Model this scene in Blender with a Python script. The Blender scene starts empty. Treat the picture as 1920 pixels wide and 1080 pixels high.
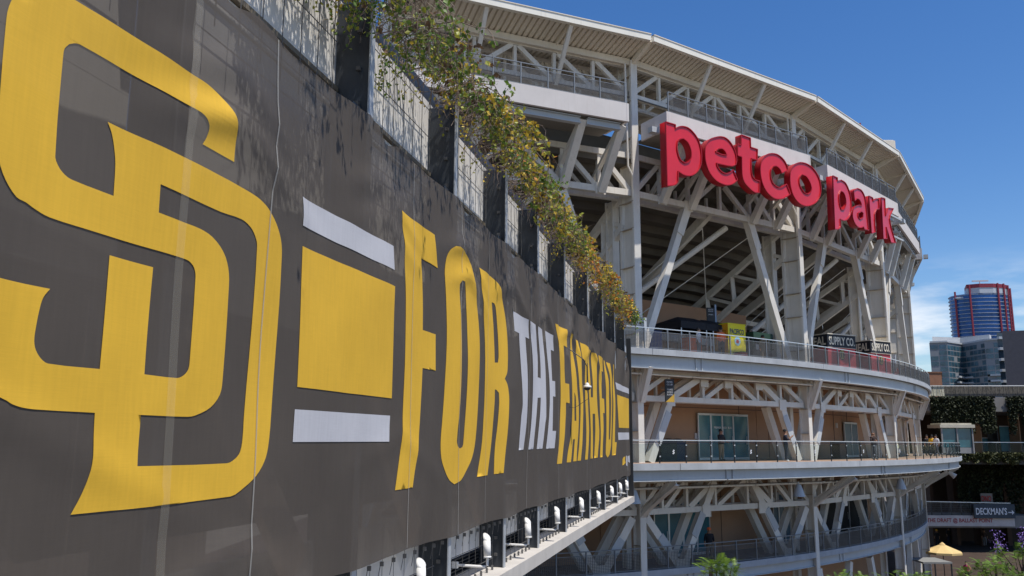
import bpy, bmesh, math, random
from math import sin, cos, pi, radians, sqrt, atan2
from mathutils import Vector, Matrix, noise
from mathutils.geometry import tessellate_polygon
random.seed(7)
R_ = random.random
def U(a, b): return a + (b - a) * random.random()
scene = bpy.context.scene
COL = scene.collection
EYE = 11.0
# ------------------------------------------------------------------ camera
FPX = 1600.0
PITCH = math.atan(289 / FPX); ROLL = 0.005
CM = Matrix.Rotation(pi / 2 + PITCH, 4, 'X') @ Matrix.Rotation(ROLL, 4, 'Z')
cam = bpy.data.cameras.new('camera'); co = bpy.data.objects.new('camera', cam); COL.objects.link(co)
cam.sensor_width = 36; cam.lens = FPX / 1920 * 36; cam.clip_end = 6000; cam.clip_start = 0.1
co.matrix_world = Matrix.Translation((0, 0, EYE)) @ CM
scene.camera = co
# ------------------------------------------------------------------ sky and sun
SUN_EL = radians(67); SUN_AZ = atan2(0.8, -0.6)
w = bpy.data.worlds.new('World'); scene.world = w; w.use_nodes = True
nt = w.node_tree; nt.nodes.clear()
N = nt.nodes.new; L = nt.links.new
sky = N('ShaderNodeTexSky'); sky.sky_type = 'NISHITA'; sky.sun_disc = False
sky.sun_elevation = SUN_EL; sky.sun_rotation = SUN_AZ; sky.air_density = 1.0; sky.dust_density = 0.3; sky.ozone_density = 2.6
tc = N('ShaderNodeTexCoord'); mp = N('ShaderNodeMapping'); mp.inputs['Scale'].default_value = (2.2, 2.2, 9)
mp.inputs['Location'].default_value = (0.35, 0.1, 0.0)
no = N('ShaderNodeTexNoise'); no.inputs['Scale'].default_value = 3.0; no.inputs['Detail'].default_value = 7; no.inputs['Roughness'].default_value = .55
rp = N('ShaderNodeValToRGB'); rp.color_ramp.elements[0].position = .455; rp.color_ramp.elements[1].position = .68
sx = N('ShaderNodeSeparateXYZ')
el = N('ShaderNodeValToRGB'); el.color_ramp.elements[0].position = .0; el.color_ramp.elements[0].color = (1, 1, 1, 1)
el.color_ramp.elements[1].position = .20; el.color_ramp.elements[1].color = (0, 0, 0, 1)
e2 = el.color_ramp.elements.new(.11); e2.color = (1, 1, 1, 1)
mu = N('ShaderNodeMath'); mu.operation = 'MULTIPLY'
mx = N('ShaderNodeMixRGB'); mx.inputs[2].default_value = (7.6, 7.8, 8.1, 1)
bg = N('ShaderNodeBackground'); bg.inputs['Strength'].default_value = 0.122
hs = N('ShaderNodeHueSaturation'); hs.inputs['Saturation'].default_value = 1.30; hs.inputs['Value'].default_value = 1.0; hs.inputs['Hue'].default_value = .508
ou = N('ShaderNodeOutputWorld')
L(tc.outputs['Generated'], mp.inputs[0]); L(mp.outputs[0], no.inputs['Vector']); L(no.outputs['Fac'], rp.inputs[0])
L(tc.outputs['Generated'], sx.inputs[0]); L(sx.outputs['Z'], el.inputs[0])
L(rp.outputs[0], mu.inputs[0]); L(el.outputs[0], mu.inputs[1]); L(mu.outputs[0], mx.inputs[0])
L(sky.outputs[0], hs.inputs['Color']); L(hs.outputs[0], mx.inputs[1]); L(mx.outputs[0], bg.inputs['Color']); L(bg.outputs[0], ou.inputs[0])
sl = bpy.data.lights.new('sun', 'SUN'); sl.energy = 4.7; sl.angle = radians(.53); sl.color = (1, .95, .87)
so = bpy.data.objects.new('sun', sl); COL.objects.link(so)
sd = Vector((0.8 * cos(SUN_EL), -0.6 * cos(SUN_EL), sin(SUN_EL)))
so.rotation_euler = sd.to_track_quat('Z', 'Y').to_euler(); so.location = (60, -50, 120)
scene.view_settings.view_transform = 'Standard'; scene.view_settings.look = 'None'
scene.view_settings.gamma = 1; scene.view_settings.exposure = 0.16; scene.view_settings.use_curve_mapping = False
# ------------------------------------------------------------------ projection helpers (photo pixels -> points of the place)
CM3 = CM.to_3x3()
def ray(x, y): return CM3 @ Vector(((x - 960) / FPX, (540 - y) / FPX, -1))
def onz(x, y, z): d = ray(x, y); return Vector((0, 0, EYE)) + d * ((z - EYE) / d.z)
def ony(x, y, Y): d = ray(x, y); return Vector((0, 0, EYE)) + d * (Y / d.y)
def onp(x, y, a, n):   # vertical plane through a with horizontal normal n
    d = ray(x, y); t = (n.x * a.x + n.y * a.y) / (n.x * d.x + n.y * d.y); return Vector((0, 0, EYE)) + d * t
def px_of(P):
    v = CM3.transposed() @ (P - Vector((0, 0, EYE))); return 960 + FPX * v.x / -v.z
# ------------------------------------------------------------------ materials
MATS = {}
def mat(name, col, rough=.6, metal=0, var=.12, scale=1.5, spec=.4, streak=0, streakcol=(.25, .2, .15), bump=0, bscale=30, emis=None, stretch=(1, 1, 1), coat=0):
    if name in MATS: return MATS[name]
    m = bpy.data.materials.new(name); m.use_nodes = True; t = m.node_tree; b = t.nodes['Principled BSDF']
    MATS[name] = m
    b.inputs['Roughness'].default_value = rough; b.inputs['Metallic'].default_value = metal
    b.inputs['Specular IOR Level'].default_value = spec; b.inputs['Coat Weight'].default_value = coat
    g = t.nodes.new('ShaderNodeNewGeometry'); mpn = t.nodes.new('ShaderNodeMapping'); mpn.inputs['Scale'].default_value = stretch
    t.links.new(g.outputs['Position'], mpn.inputs[0])
    n = t.nodes.new('ShaderNodeTexNoise'); n.inputs['Scale'].default_value = scale; n.inputs['Detail'].default_value = 6; n.inputs['Roughness'].default_value = .6
    t.links.new(mpn.outputs[0], n.inputs['Vector'])
    r = t.nodes.new('ShaderNodeValToRGB'); r.color_ramp.elements[0].position = .3; r.color_ramp.elements[1].position = .7
    lo = [c * (1 - var) for c in col]; hi = [min(1, c * (1 + var)) for c in col]
    r.color_ramp.elements[0].color = (*lo, 1); r.color_ramp.elements[1].color = (*hi, 1)
    t.links.new(n.outputs['Fac'], r.inputs[0]); out = r.outputs[0]
    if streak:
        m2 = t.nodes.new('ShaderNodeMapping'); m2.inputs['Scale'].default_value = (5, 5, .35); t.links.new(g.outputs['Position'], m2.inputs[0])
        n2 = t.nodes.new('ShaderNodeTexNoise'); n2.inputs['Scale'].default_value = 1.3; n2.inputs['Detail'].default_value = 8; n2.inputs['Roughness'].default_value = .7
        t.links.new(m2.outputs[0], n2.inputs['Vector'])
        r2 = t.nodes.new('ShaderNodeValToRGB'); r2.color_ramp.elements[0].position = .52; r2.color_ramp.elements[1].position = .8
        r2.color_ramp.elements[0].color = (0, 0, 0, 1); r2.color_ramp.elements[1].color = (streak, streak, streak, 1)
        t.links.new(n2.outputs['Fac'], r2.inputs[0])
        mm = t.nodes.new('ShaderNodeMixRGB'); mm.inputs[2].default_value = (*streakcol, 1)
        t.links.new(r2.outputs[0], mm.inputs[0]); t.links.new(out, mm.inputs[1]); out = mm.outputs[0]
    t.links.new(out, b.inputs['Base Color'])
    if bump:
        bn = t.nodes.new('ShaderNodeTexNoise'); bn.inputs['Scale'].default_value = bscale; bn.inputs['Detail'].default_value = 5
        t.links.new(g.outputs['Position'], bn.inputs['Vector'])
        bb = t.nodes.new('ShaderNodeBump'); bb.inputs['Strength'].default_value = bump; bb.inputs['Distance'].default_value = .02
        t.links.new(bn.outputs['Fac'], bb.inputs['Height']); t.links.new(bb.outputs[0], b.inputs['Normal'])
    if emis:
        b.inputs['Emission Color'].default_value = (*emis[:3], 1); b.inputs['Emission Strength'].default_value = emis[3]
    return m
STEEL = mat('cream_painted_steel', (.72, .68, .61), .5, 0, .09, .8, .4, streak=.45, streakcol=(.36, .28, .19))
RUSTY = mat('rust_stained_plate', (.40, .33, .25), .7, 0, .3, 3)
STEEL2 = mat('pale_painted_girder', (.46, .485, .50), .5, 0, .07, .5, .4, streak=.3, streakcol=(.3, .28, .24))
ROOF = mat('cream_roof_sheet', (.73, .665, .56), .6, 0, .08, .6, .3, streak=.35, streakcol=(.38, .31, .22))
PARAPET = mat('pale_precast_concrete', (.62, .58, .555), .8, 0, .06, .9, .2, streak=.35, streakcol=(.42, .36, .3))
CONC = mat('grey_concrete', (.24, .225, .20), .85, 0, .16, .7, .2, streak=.4, streakcol=(.16, .14, .12), bump=.3)
SLAB = mat('deck_edge_concrete', (.40, .42, .44), .8, 0, .12, 1.2, .2, streak=.35, streakcol=(.22, .21, .2))
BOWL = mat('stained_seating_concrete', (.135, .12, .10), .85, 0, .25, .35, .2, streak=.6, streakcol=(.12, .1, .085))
TAN = mat('tan_stucco', (.44, .265, .165), .9, 0, .06, .5, .1, streak=.2, streakcol=(.35, .25, .18), bump=.3, bscale=60)
JOINT = mat('dark_wall_joint', (.14, .10, .08), .9)  # dark colour of the stucco joints
RAILM = mat('galvanised_rail', (.20, .215, .23), .5, .25, .1, 2)
RAILP = mat('brushed_rail', (.62, .64, .66), .35, .5, .06, 2)
WIRE = mat('steel_wire', (.13, .125, .12), .5, .2, .1, 2)
BLACK = mat('black_powdercoat', (.025, .027, .03), .5, 0, .2, 3)
DARK = mat('dark_interior', (.03, .027, .025), .8, 0, .3, 1)
DGLASS = mat('teal_tinted_glass', (.04, .15, .19), .15, 0, .35, .5, .5)
RED = mat('red_acrylic', (.64, .016, .022), .34, 0, .10, .9, .5, coat=.3)
REDS = mat('deep_red_return', (.40, .006, .014), .4, 0, .1, 1.5)
FLOOR = mat('brown_deck_tiles', (.30, .20, .14), .7, 0, .15, .8)
PAVE = mat('brown_plaza_paving', (.05, .031, .022), .85, 0, .25, .6)
def glass_mat(name, tint, alpha):
    m = bpy.data.materials.new(name); m.use_nodes = True; t = m.node_tree; t.nodes.clear()
    o = t.nodes.new('ShaderNodeOutputMaterial'); mixn = t.nodes.new('ShaderNodeMixShader'); tr = t.nodes.new('ShaderNodeBsdfTransparent'); gl = t.nodes.new('ShaderNodeBsdfPrincipled')
    tr.inputs[0].default_value = (*tint, 1); gl.inputs['Base Color'].default_value = (.05, .08, .08, 1); gl.inputs['Roughness'].default_value = .05
    mixn.inputs[0].default_value = alpha
    t.links.new(tr.outputs[0], mixn.inputs[1]); t.links.new(gl.outputs[0], mixn.inputs[2]); t.links.new(mixn.outputs[0], o.inputs[0])
    MATS[name] = m; return m
CGLASS = glass_mat('clear_railing_glass', (.90, .95, .95), .10)
def mesh_fabric(name, col, alpha=.9, emb=0):
    m = mat(name, col, .75, 0, .07, .7, .25, bump=.0)
    t = m.node_tree; b = t.nodes['Principled BSDF']
    g = t.nodes.new('ShaderNodeNewGeometry')
    mpn = t.nodes.new('ShaderNodeMapping'); mpn.inputs['Scale'].default_value = (14, 14, 1.1); t.links.new(g.outputs['Position'], mpn.inputs[0])
    n = t.nodes.new('ShaderNodeTexNoise'); n.inputs['Scale'].default_value = 2.2; n.inputs['Detail'].default_value = 5; t.links.new(mpn.outputs[0], n.inputs['Vector'])
    mp2 = t.nodes.new('ShaderNodeMapping'); mp2.inputs['Scale'].default_value = (2.5, 2.5, 160); t.links.new(g.outputs['Position'], mp2.inputs[0])
    n2 = t.nodes.new('ShaderNodeTexNoise'); n2.inputs['Scale'].default_value = 2.0; n2.inputs['Detail'].default_value = 3; t.links.new(mp2.outputs[0], n2.inputs['Vector'])
    ad = t.nodes.new('ShaderNodeMath'); ad.operation = 'ADD'; t.links.new(n.outputs['Fac'], ad.inputs[0]); t.links.new(n2.outputs['Fac'], ad.inputs[1])
    r = t.nodes.new('ShaderNodeMapRange'); r.inputs[1].default_value = .7; r.inputs[2].default_value = 1.3; r.inputs[3].default_value = .94; r.inputs[4].default_value = 1.05
    t.links.new(ad.outputs[0], r.inputs[0])
    old = b.inputs['Base Color'].links[0].from_socket
    vm = t.nodes.new('ShaderNodeVectorMath'); vm.operation = 'SCALE'; t.links.new(old, vm.inputs[0]); t.links.new(r.outputs[0], vm.inputs['Scale'])
    t.links.new(vm.outputs[0], b.inputs['Base Color'])
    tr = t.nodes.new('ShaderNodeBsdfTransparent'); mixn = t.nodes.new('ShaderNodeMixShader'); mixn.inputs[0].default_value = alpha
    o = t.nodes['Material Output']
    t.links.new(tr.outputs[0], mixn.inputs[1]); t.links.new(b.outputs[0], mixn.inputs[2]); t.links.new(mixn.outputs[0], o.inputs[0])
    return m
BAN = mesh_fabric('brown_banner_mesh', (.088, .074, .062), .87)
YEL = mesh_fabric('yellow_banner_print', (.72, .43, .04), .92)
WHI = mesh_fabric('white_banner_print', (.50, .50, .53), .95)
SEAM = mesh_fabric('pale_banner_seam', (.42, .41, .38), .5)
# ------------------------------------------------------------------ object helpers
def link(name, me, m=None, parent=None, M=None):
    o = bpy.data.objects.new(name, me); COL.objects.link(o)
    if m is not None and me is not None and len(me.materials) == 0: me.materials.append(m)
    if parent is not None: o.parent = parent
    if M is not None: o.matrix_basis = M
    return o
def tag(o, label=None, cat=None, group=None, kind=None):
    if label: o['label'] = label
    if cat: o['category'] = cat
    if group: o['group'] = group
    if kind: o['kind'] = kind
    return o
def empty(name, label, cat, loc=(0, 0, 0), group=None, rz=0):
    o = bpy.data.objects.new(name, None); COL.objects.link(o); o.location = loc; o.rotation_euler = (0, 0, rz); o.empty_display_size = .3
    return tag(o, label, cat, group)
def world(o): return Matrix.LocRotScale(o.location, o.rotation_euler, o.scale)
class MB:
    def __init__(s): s.v = []; s.f = []; s.mi = []
    def add(s, vs, fs, mi=0):
        k = len(s.v); s.v += [tuple(v) for v in vs]; s.f += [tuple(i + k for i in f) for f in fs]; s.mi += [mi] * len(fs)
    def box(s, c, h, mi=0, rz=0):
        c = Vector(c); ca, sa = cos(rz), sin(rz); vs = []
        for dz in (-1, 1):
            for dx, dy in ((-1, -1), (1, -1), (1, 1), (-1, 1)):
                x, y = dx * h[0], dy * h[1]; vs.append(c + Vector((x * ca - y * sa, x * sa + y * ca, dz * h[2])))
        s.add(vs, BOXF, mi)
    def bar(s, a, b, wd, ht, mi=0, up=(0, 0, 1)):
        a = Vector(a); b = Vector(b); d = (b - a).normalized(); u = Vector(up)
        if abs(d.dot(u)) > .98: u = Vector((0, 1, 0))
        x = d.cross(u).normalized() * wd / 2; z = x.cross(d).normalized() * ht / 2
        s.add([a - x - z, a + x - z, a + x + z, a - x + z, b - x - z, b + x - z, b + x + z, b - x + z], BOXF, mi)
    def tube(s, pts, rads, n=6, mi=0):
        k0 = None; base = len(s.v)
        for i, p in enumerate(pts):
            p = Vector(p); q = Vector(pts[min(i + 1, len(pts) - 1)]) - Vector(pts[max(i - 1, 0)]); q.normalize()
            u = Vector((0, 0, 1)) if abs(q.z) < .9 else Vector((1, 0, 0)); x = q.cross(u).normalized(); y = x.cross(q)
            r = rads[i] if isinstance(rads, (list, tuple)) else rads
            for j in range(n):
                a = 2 * pi * j / n; s.v.append(tuple(p + x * cos(a) * r + y * sin(a) * r))
        for i in range(len(pts) - 1):
            for j in range(n):
                a = base + i * n + j; b = base + i * n + (j + 1) % n; s.f.append((a, b, b + n, a + n)); s.mi.append(mi)
        s.f.append(tuple(base + j for j in range(n))[::-1]); s.mi.append(mi)
        s.f.append(tuple(base + (len(pts) - 1) * n + j for j in range(n))); s.mi.append(mi)
    def mesh(s, name, mats=None):
        me = bpy.data.meshes.new(name); me.from_pydata(s.v, [], s.f); me.update()
        if mats:
            for m in (mats if isinstance(mats, (list, tuple)) else [mats]): me.materials.append(m)
            if len(me.materials) > 1: me.polygons.foreach_set('material_index', s.mi)
        return me
    def build(s, name, mats, parent=None, M=None): return link(name, s.mesh(name, mats), None, parent, M)
BOXF = [(0, 3, 2, 1), (4, 5, 6, 7), (0, 1, 5, 4), (1, 2, 6, 5), (2, 3, 7, 6), (3, 0, 4, 7)]
UNIT = {}
def unit(m, prof='box'):
    k = (m.name, prof)
    if k not in UNIT:
        mb = MB()
        if prof == 'box': mb.box((0, 0, .5), (.5, .5, .5))
        elif prof == 'i':   # I section, flanges on +-y, web along y
            mb.box((0, .44, .5), (.5, .06, .5)); mb.box((0, -.44, .5), (.5, .06, .5)); mb.box((0, 0, .5), (.14, .379, .5))
        elif prof == 'cyl':
            mb.tube([(0, 0, 0), (0, 0, 1)], .5, 10)
        UNIT[k] = mb.mesh('unit_' + prof, m)
    return UNIT[k]
def beam(a, b, wd, ht, name, m, parent, prof='box', up=(0, 0, 1)):
    a = Vector(a); b = Vector(b); d = b - a; l = d.length; d /= l; u = Vector(up)
    if abs(d.dot(u)) > .985: u = Vector((0, 1, 0))
    x = d.cross(u).normalized(); y = d.cross(x).normalized()
    M = Matrix(((x.x * wd, y.x * ht, d.x * l, a.x), (x.y * wd, y.y * ht, d.y * l, a.y), (x.z * wd, y.z * ht, d.z * l, a.z), (0, 0, 0, 1)))
    if parent is not None and parent.get('_w') is None: M = parent_inv(parent) @ M
    return link(name, unit(m, prof), None, parent, M)
def parent_inv(p):
    M = p.matrix_basis.copy() if p.type == 'MESH' else world(p)
    q = p.parent
    while q is not None:
        M = (q.matrix_basis if q.type == 'MESH' else world(q)) @ M; q = q.parent
    return M.inverted()
def boxo(name, c, h, m, parent, rz=0):
    mb = MB(); mb.box(c, h, 0, rz); return mb.build(name, m, parent)
def text_mesh(s, size, ext=0.0, font=None, bold=0.0):
    cu = bpy.data.curves.new('t', 'FONT'); cu.body = s; cu.size = size; cu.extrude = ext; cu.offset = bold; cu.resolution_u = 3
    o = bpy.data.objects.new('t', cu); COL.objects.link(o); bpy.context.view_layer.update()
    me = bpy.data.meshes.new_from_object(o.evaluated_get(bpy.context.evaluated_depsgraph_get()))
    bpy.data.objects.remove(o); return me
def put_text(name, s, width, height, origin, xdir, ydir, m, parent, ext=.008, bold=0, lift=.01):
    """text filling width x height, lower left at origin"""
    if not s: return None
    me = text_mesh(s, 1, 0, None, bold)
    xs = [v.co.x for v in me.vertices]; ys = [v.co.y for v in me.vertices]
    x0, x1, y0, y1 = min(xs), max(xs), min(ys), max(ys)
    xd = Vector(xdir).normalized(); yd = Vector(ydir).normalized(); nd = xd.cross(yd); o = Vector(origin)
    for v in me.vertices:
        v.co = o + xd * ((v.co.x - x0) / (x1 - x0) * width) + yd * ((v.co.y - y0) / (y1 - y0) * height) + nd * lift
    me.materials.clear(); me.materials.append(m)
    return link(name, me, None, parent)
def smooth(pts, ang=40, n=4, closed=True):
    """Catmull-Rom through pts, keeping sharp corners"""
    P = [Vector((p[0], p[1])) for p in pts]; k = len(P); cor = []
    for i in range(k):
        a = P[i] - P[i - 1]; b = P[(i + 1) % k] - P[i]
        an = abs(math.degrees(a.angle(b))) if a.length > 1e-6 and b.length > 1e-6 else 0
        cor.append(an > ang)
    out = []
    for i in range(k):
        p0, p1, p2, p3 = P[i - 1], P[i], P[(i + 1) % k], P[(i + 2) % k]
        if cor[i]: p0 = p1
        if cor[(i + 1) % k]: p3 = p2
        L1 = (p2 - p1).length
        m1 = (p2 - p0); m2 = (p3 - p1)
        l1 = (p1 - p0).length + L1; l2 = L1 + (p3 - p2).length
        m1 = m1 / l1 * L1 if l1 > 0 else m1; m2 = m2 / l2 * L1 if l2 > 0 else m2
        for j in range(n):
            t = j / n; t2, t3 = t * t, t * t * t
            out.append(p1 * (2 * t3 - 3 * t2 + 1) + m1 * (t3 - 2 * t2 + t) + p2 * (-2 * t3 + 3 * t2) + m2 * (t3 - t2))
    return out
# ================================================================== GROUND
gm = MB(); gm.add([(-900, -300, -.02), (1500, -300, -.02), (1500, 2500, -.02), (-900, 2500, -.02)], [(0, 1, 2, 3)])
tag(gm.build('ground', mat('pale_city_ground', (.15, .13, .105), .9, 0, .2, .2)), kind='structure')
gm = MB(); gm.add([(-30, 20, .0), (140, 20, .0), (140, 130, .0), (-30, 130, .0)], [(0, 1, 2, 3)])
tag(gm.build('plaza_pavement', PAVE), kind='structure')
# ================================================================== STADIUM
CC = Vector((-26.5, 102.7)); R0 = 67.8; TH0 = radians(-60.9); DTH = radians(11.55)
def RK(i): return R0
def BWD(i): return 2.42 if i < 1 else 2.05 if i < 2 else 1.35      # how far each balcony stands out
def rad(t): a = TH0 + DTH * t; return Vector((cos(a), sin(a)))
def S(t, wo, z): p = CC + rad(t) * (R0 + wo); return Vector((p.x, p.y, EYE + z))          # on the arc
def G(t, wo, z):                                                                          # on the chords between columns
    i = math.floor(t); f = t - i; p = (CC + rad(i) * (RK(i) + wo)).lerp(CC + rad(i + 1) * (RK(i + 1) + wo), f); return Vector((p.x, p.y, EYE + z))
def tx(x, wo, z, fn=S):                                                                   # bay coordinate that shows at pixel column x
    a, b = -1.0, -1.0
    while px_of(fn(b + .02, wo, z)) > px_of(fn(b, wo, z)) and b < 3.6: b += .02     # up to the limb of the curve
    for _ in range(40):
        m = (a + b) / 2
        if px_of(fn(m, wo, z)) < x: a = m
        else: b = m
    return (a + b) / 2
def nrm(t): r = rad(t); return Vector((r.x, r.y, 0))
def tan_(t): r = rad(t); return Vector((-r.y, r.x, 0))
BAYS = [-1, 0, 1, 2, 3, 4]
st = empty('stadium', 'huge curved white steel ballpark with three open decks, slanted braces and canopy roof', 'stadium')
def ring(name, t0, t1, w0, w1, z0, z1, m, parent, n=None, fn=S, mi=None):
    mb = MB(); n = n or max(1, int((t1 - t0) * 10))
    for i in range(n + 1):
        t = t0 + (t1 - t0) * i / n
        for (a, b) in ((w0, z0), (w1, z0), (w1, z1), (w0, z1)): mb.v.append(tuple(fn(t, a, b)))
    for i in range(n):
        for j in range(4):
            a = i * 4 + j; b = i * 4 + (j + 1) % 4; mb.f.append((a, b, b + 4, a + 4)); mb.mi.append(0)
    mb.f.append((3, 2, 1, 0)); mb.mi.append(0); e = n * 4; mb.f.append((e, e + 1, e + 2, e + 3)); mb.mi.append(0)
    return mb.build(name, m, parent)
D3, D2, D1 = 4.6, -.98, -6.2
W3, W2, W1 = 1.15, 3.0, 0.1
TL, TR = -1.15, 4.6
# decks: floor slab, slab edge, girder in bay lengths
for (z, we, deep, fm) in ((D3, W3, 12, CONC), (D2, W2, 7, FLOOR), (D1, W1, 7, CONC)):
    fl = ring('deck_floor', TL, TR, -deep, we - .15, z - .22, z - .002, fm, st)
    for i in range(-1, 5):
        ring('deck_edge', i + .001, i + .999, we - .148, we, z - .27, z + .04, SLAB, st)
    gd = .90 if z > 2 else .74
    for i in range(-1, 5):
        for a, b in ((0, 1),):
            g_ = ring('edge_girder', i + .22 + .003, i + 1.22 - .003, we - .5, we - .26, z - gd, z - .275, STEEL2, st)
            ring('girder_flange', i + .22 + .003, i + 1.22 - .003, we - .6, we - .16, z - gd - .04, z - gd - .002, STEEL2, st)
            for q in (.22, .25):
                beam(S(i + q, we - .25, z - gd), S(i + q, we - .25, z - .28), .06, .10, 'stiffener', STEEL2, st, up=nrm(i + q))
# columns: I sections with the web seen from the left, plus a rear twin
for i in range(-1, 6):
    n = nrm(i); w_ = .38
    levels = [(-11, 20.5, -.5)]
    beam(G(i, -.50, 3.6), G(i, -.50, 20.4), .42, 1.25, 'column', STEEL, st, 'i', up=n); beam(G(i, -.20, -11), G(i, -.20, 3.598), .36, .62, 'column', STEEL, st, 'i', up=n)
    for k in range(17):
        z = -8.5 + k * 1.75 + .3 * (k % 2); up_ = z > 3.6
        beam(G(i, -.50 if up_ else -.20, z), G(i, -.50 if up_ else -.20, z + .035), .46 if up_ else .40, 1.22 if up_ else .60, 'stiffener_plate', RUSTY, st, up=n)
    beam(G(i, -1.3, -11), G(i, -1.3, 3.6), .30, .4, 'rear_column', STEEL, st, 'i', up=n); beam(G(i, -2.1, 4.6), G(i, -2.1, 13.0), .42, .7, 'rear_column', STEEL, st, 'i', up=n)
    # drain pipe
    mb = MB(); p = [G(i - .035, .02, 20.2), G(i - .03, .02, 14.4), G(i - .012, .1, 13.8), G(i - .012, .1, 5.9)]
    if i >= 0: mb.tube(p, .055, 8); mb.build('drain_pipe', STEEL, st)
    # junction boxes at foot
    beam(G(i + .012, .35, 5.1), G(i + .012, .35, 6.3), .16, .16, 'pipe_guard', STEEL2, st, up=n)
    # brackets holding the deck edges
    for (za, zb, wa, wb) in ((2.05, 3.78, .15, W3 - .3), (-3.3, -1.82, .15, W2 - .35), (-8.2, -7.3, .1, W1 + .05)):
        if za > -8: beam(G(i, wa, za), S(i, wb, zb), .28, .34, 'bracket', STEEL, st, 'i')
        if za > -8: beam(G(i, wa - .2, za - .35), S(i, wb - .4, zb), .30, .16, 'bracket', STEEL, st)
# trusses
NODE = [0, .165, .335, .5, .665, .835, 1]
def truss(i, zb, zt, wo, cs, ws, parent, rear=True, diag=True, rows=(0, -1.0), nodes=NODE, wide=None):
    for k, dw in enumerate(rows):
        if not rear and k: break
        W = wo + dw; ws = ws if k == 0 else ws * .75; cs = cs if k == 0 else cs * .85
        ch = beam(G(i + .012, W, zb), G(i + .988, W, zb), cs, cs, 'truss_chord', STEEL, parent)
        beam(G(i + .012, W, zt), G(i + .988, W, zt), cs, cs * .9, 'truss_chord', STEEL, parent)
        for f in nodes[1:-1]:
            beam(G(i + f, W, zb + cs / 2), G(i + f, W, zt - cs / 2), ws * .7, ws * .8, 'truss_post', STEEL, parent, up=nrm(i + .5))
        if diag:
            m = len(nodes) // 2
            for j in range(len(nodes) - 1):
                a, b = nodes[j] + .012, nodes[j + 1] - .012
                wsz = ws * (1.35 if wide and j in wide else 1)
                if j < m: p, q = G(i + a, W, zb + cs * .4), G(i + b, W, zt - cs * .4)
                else: p, q = G(i + a, W, zt - cs * .4), G(i + b, W, zb + cs * .4)
                beam(p, q, wsz, wsz * .8, 'truss_diagonal', STEEL, parent, up=nrm(i + .5))
            
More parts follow.
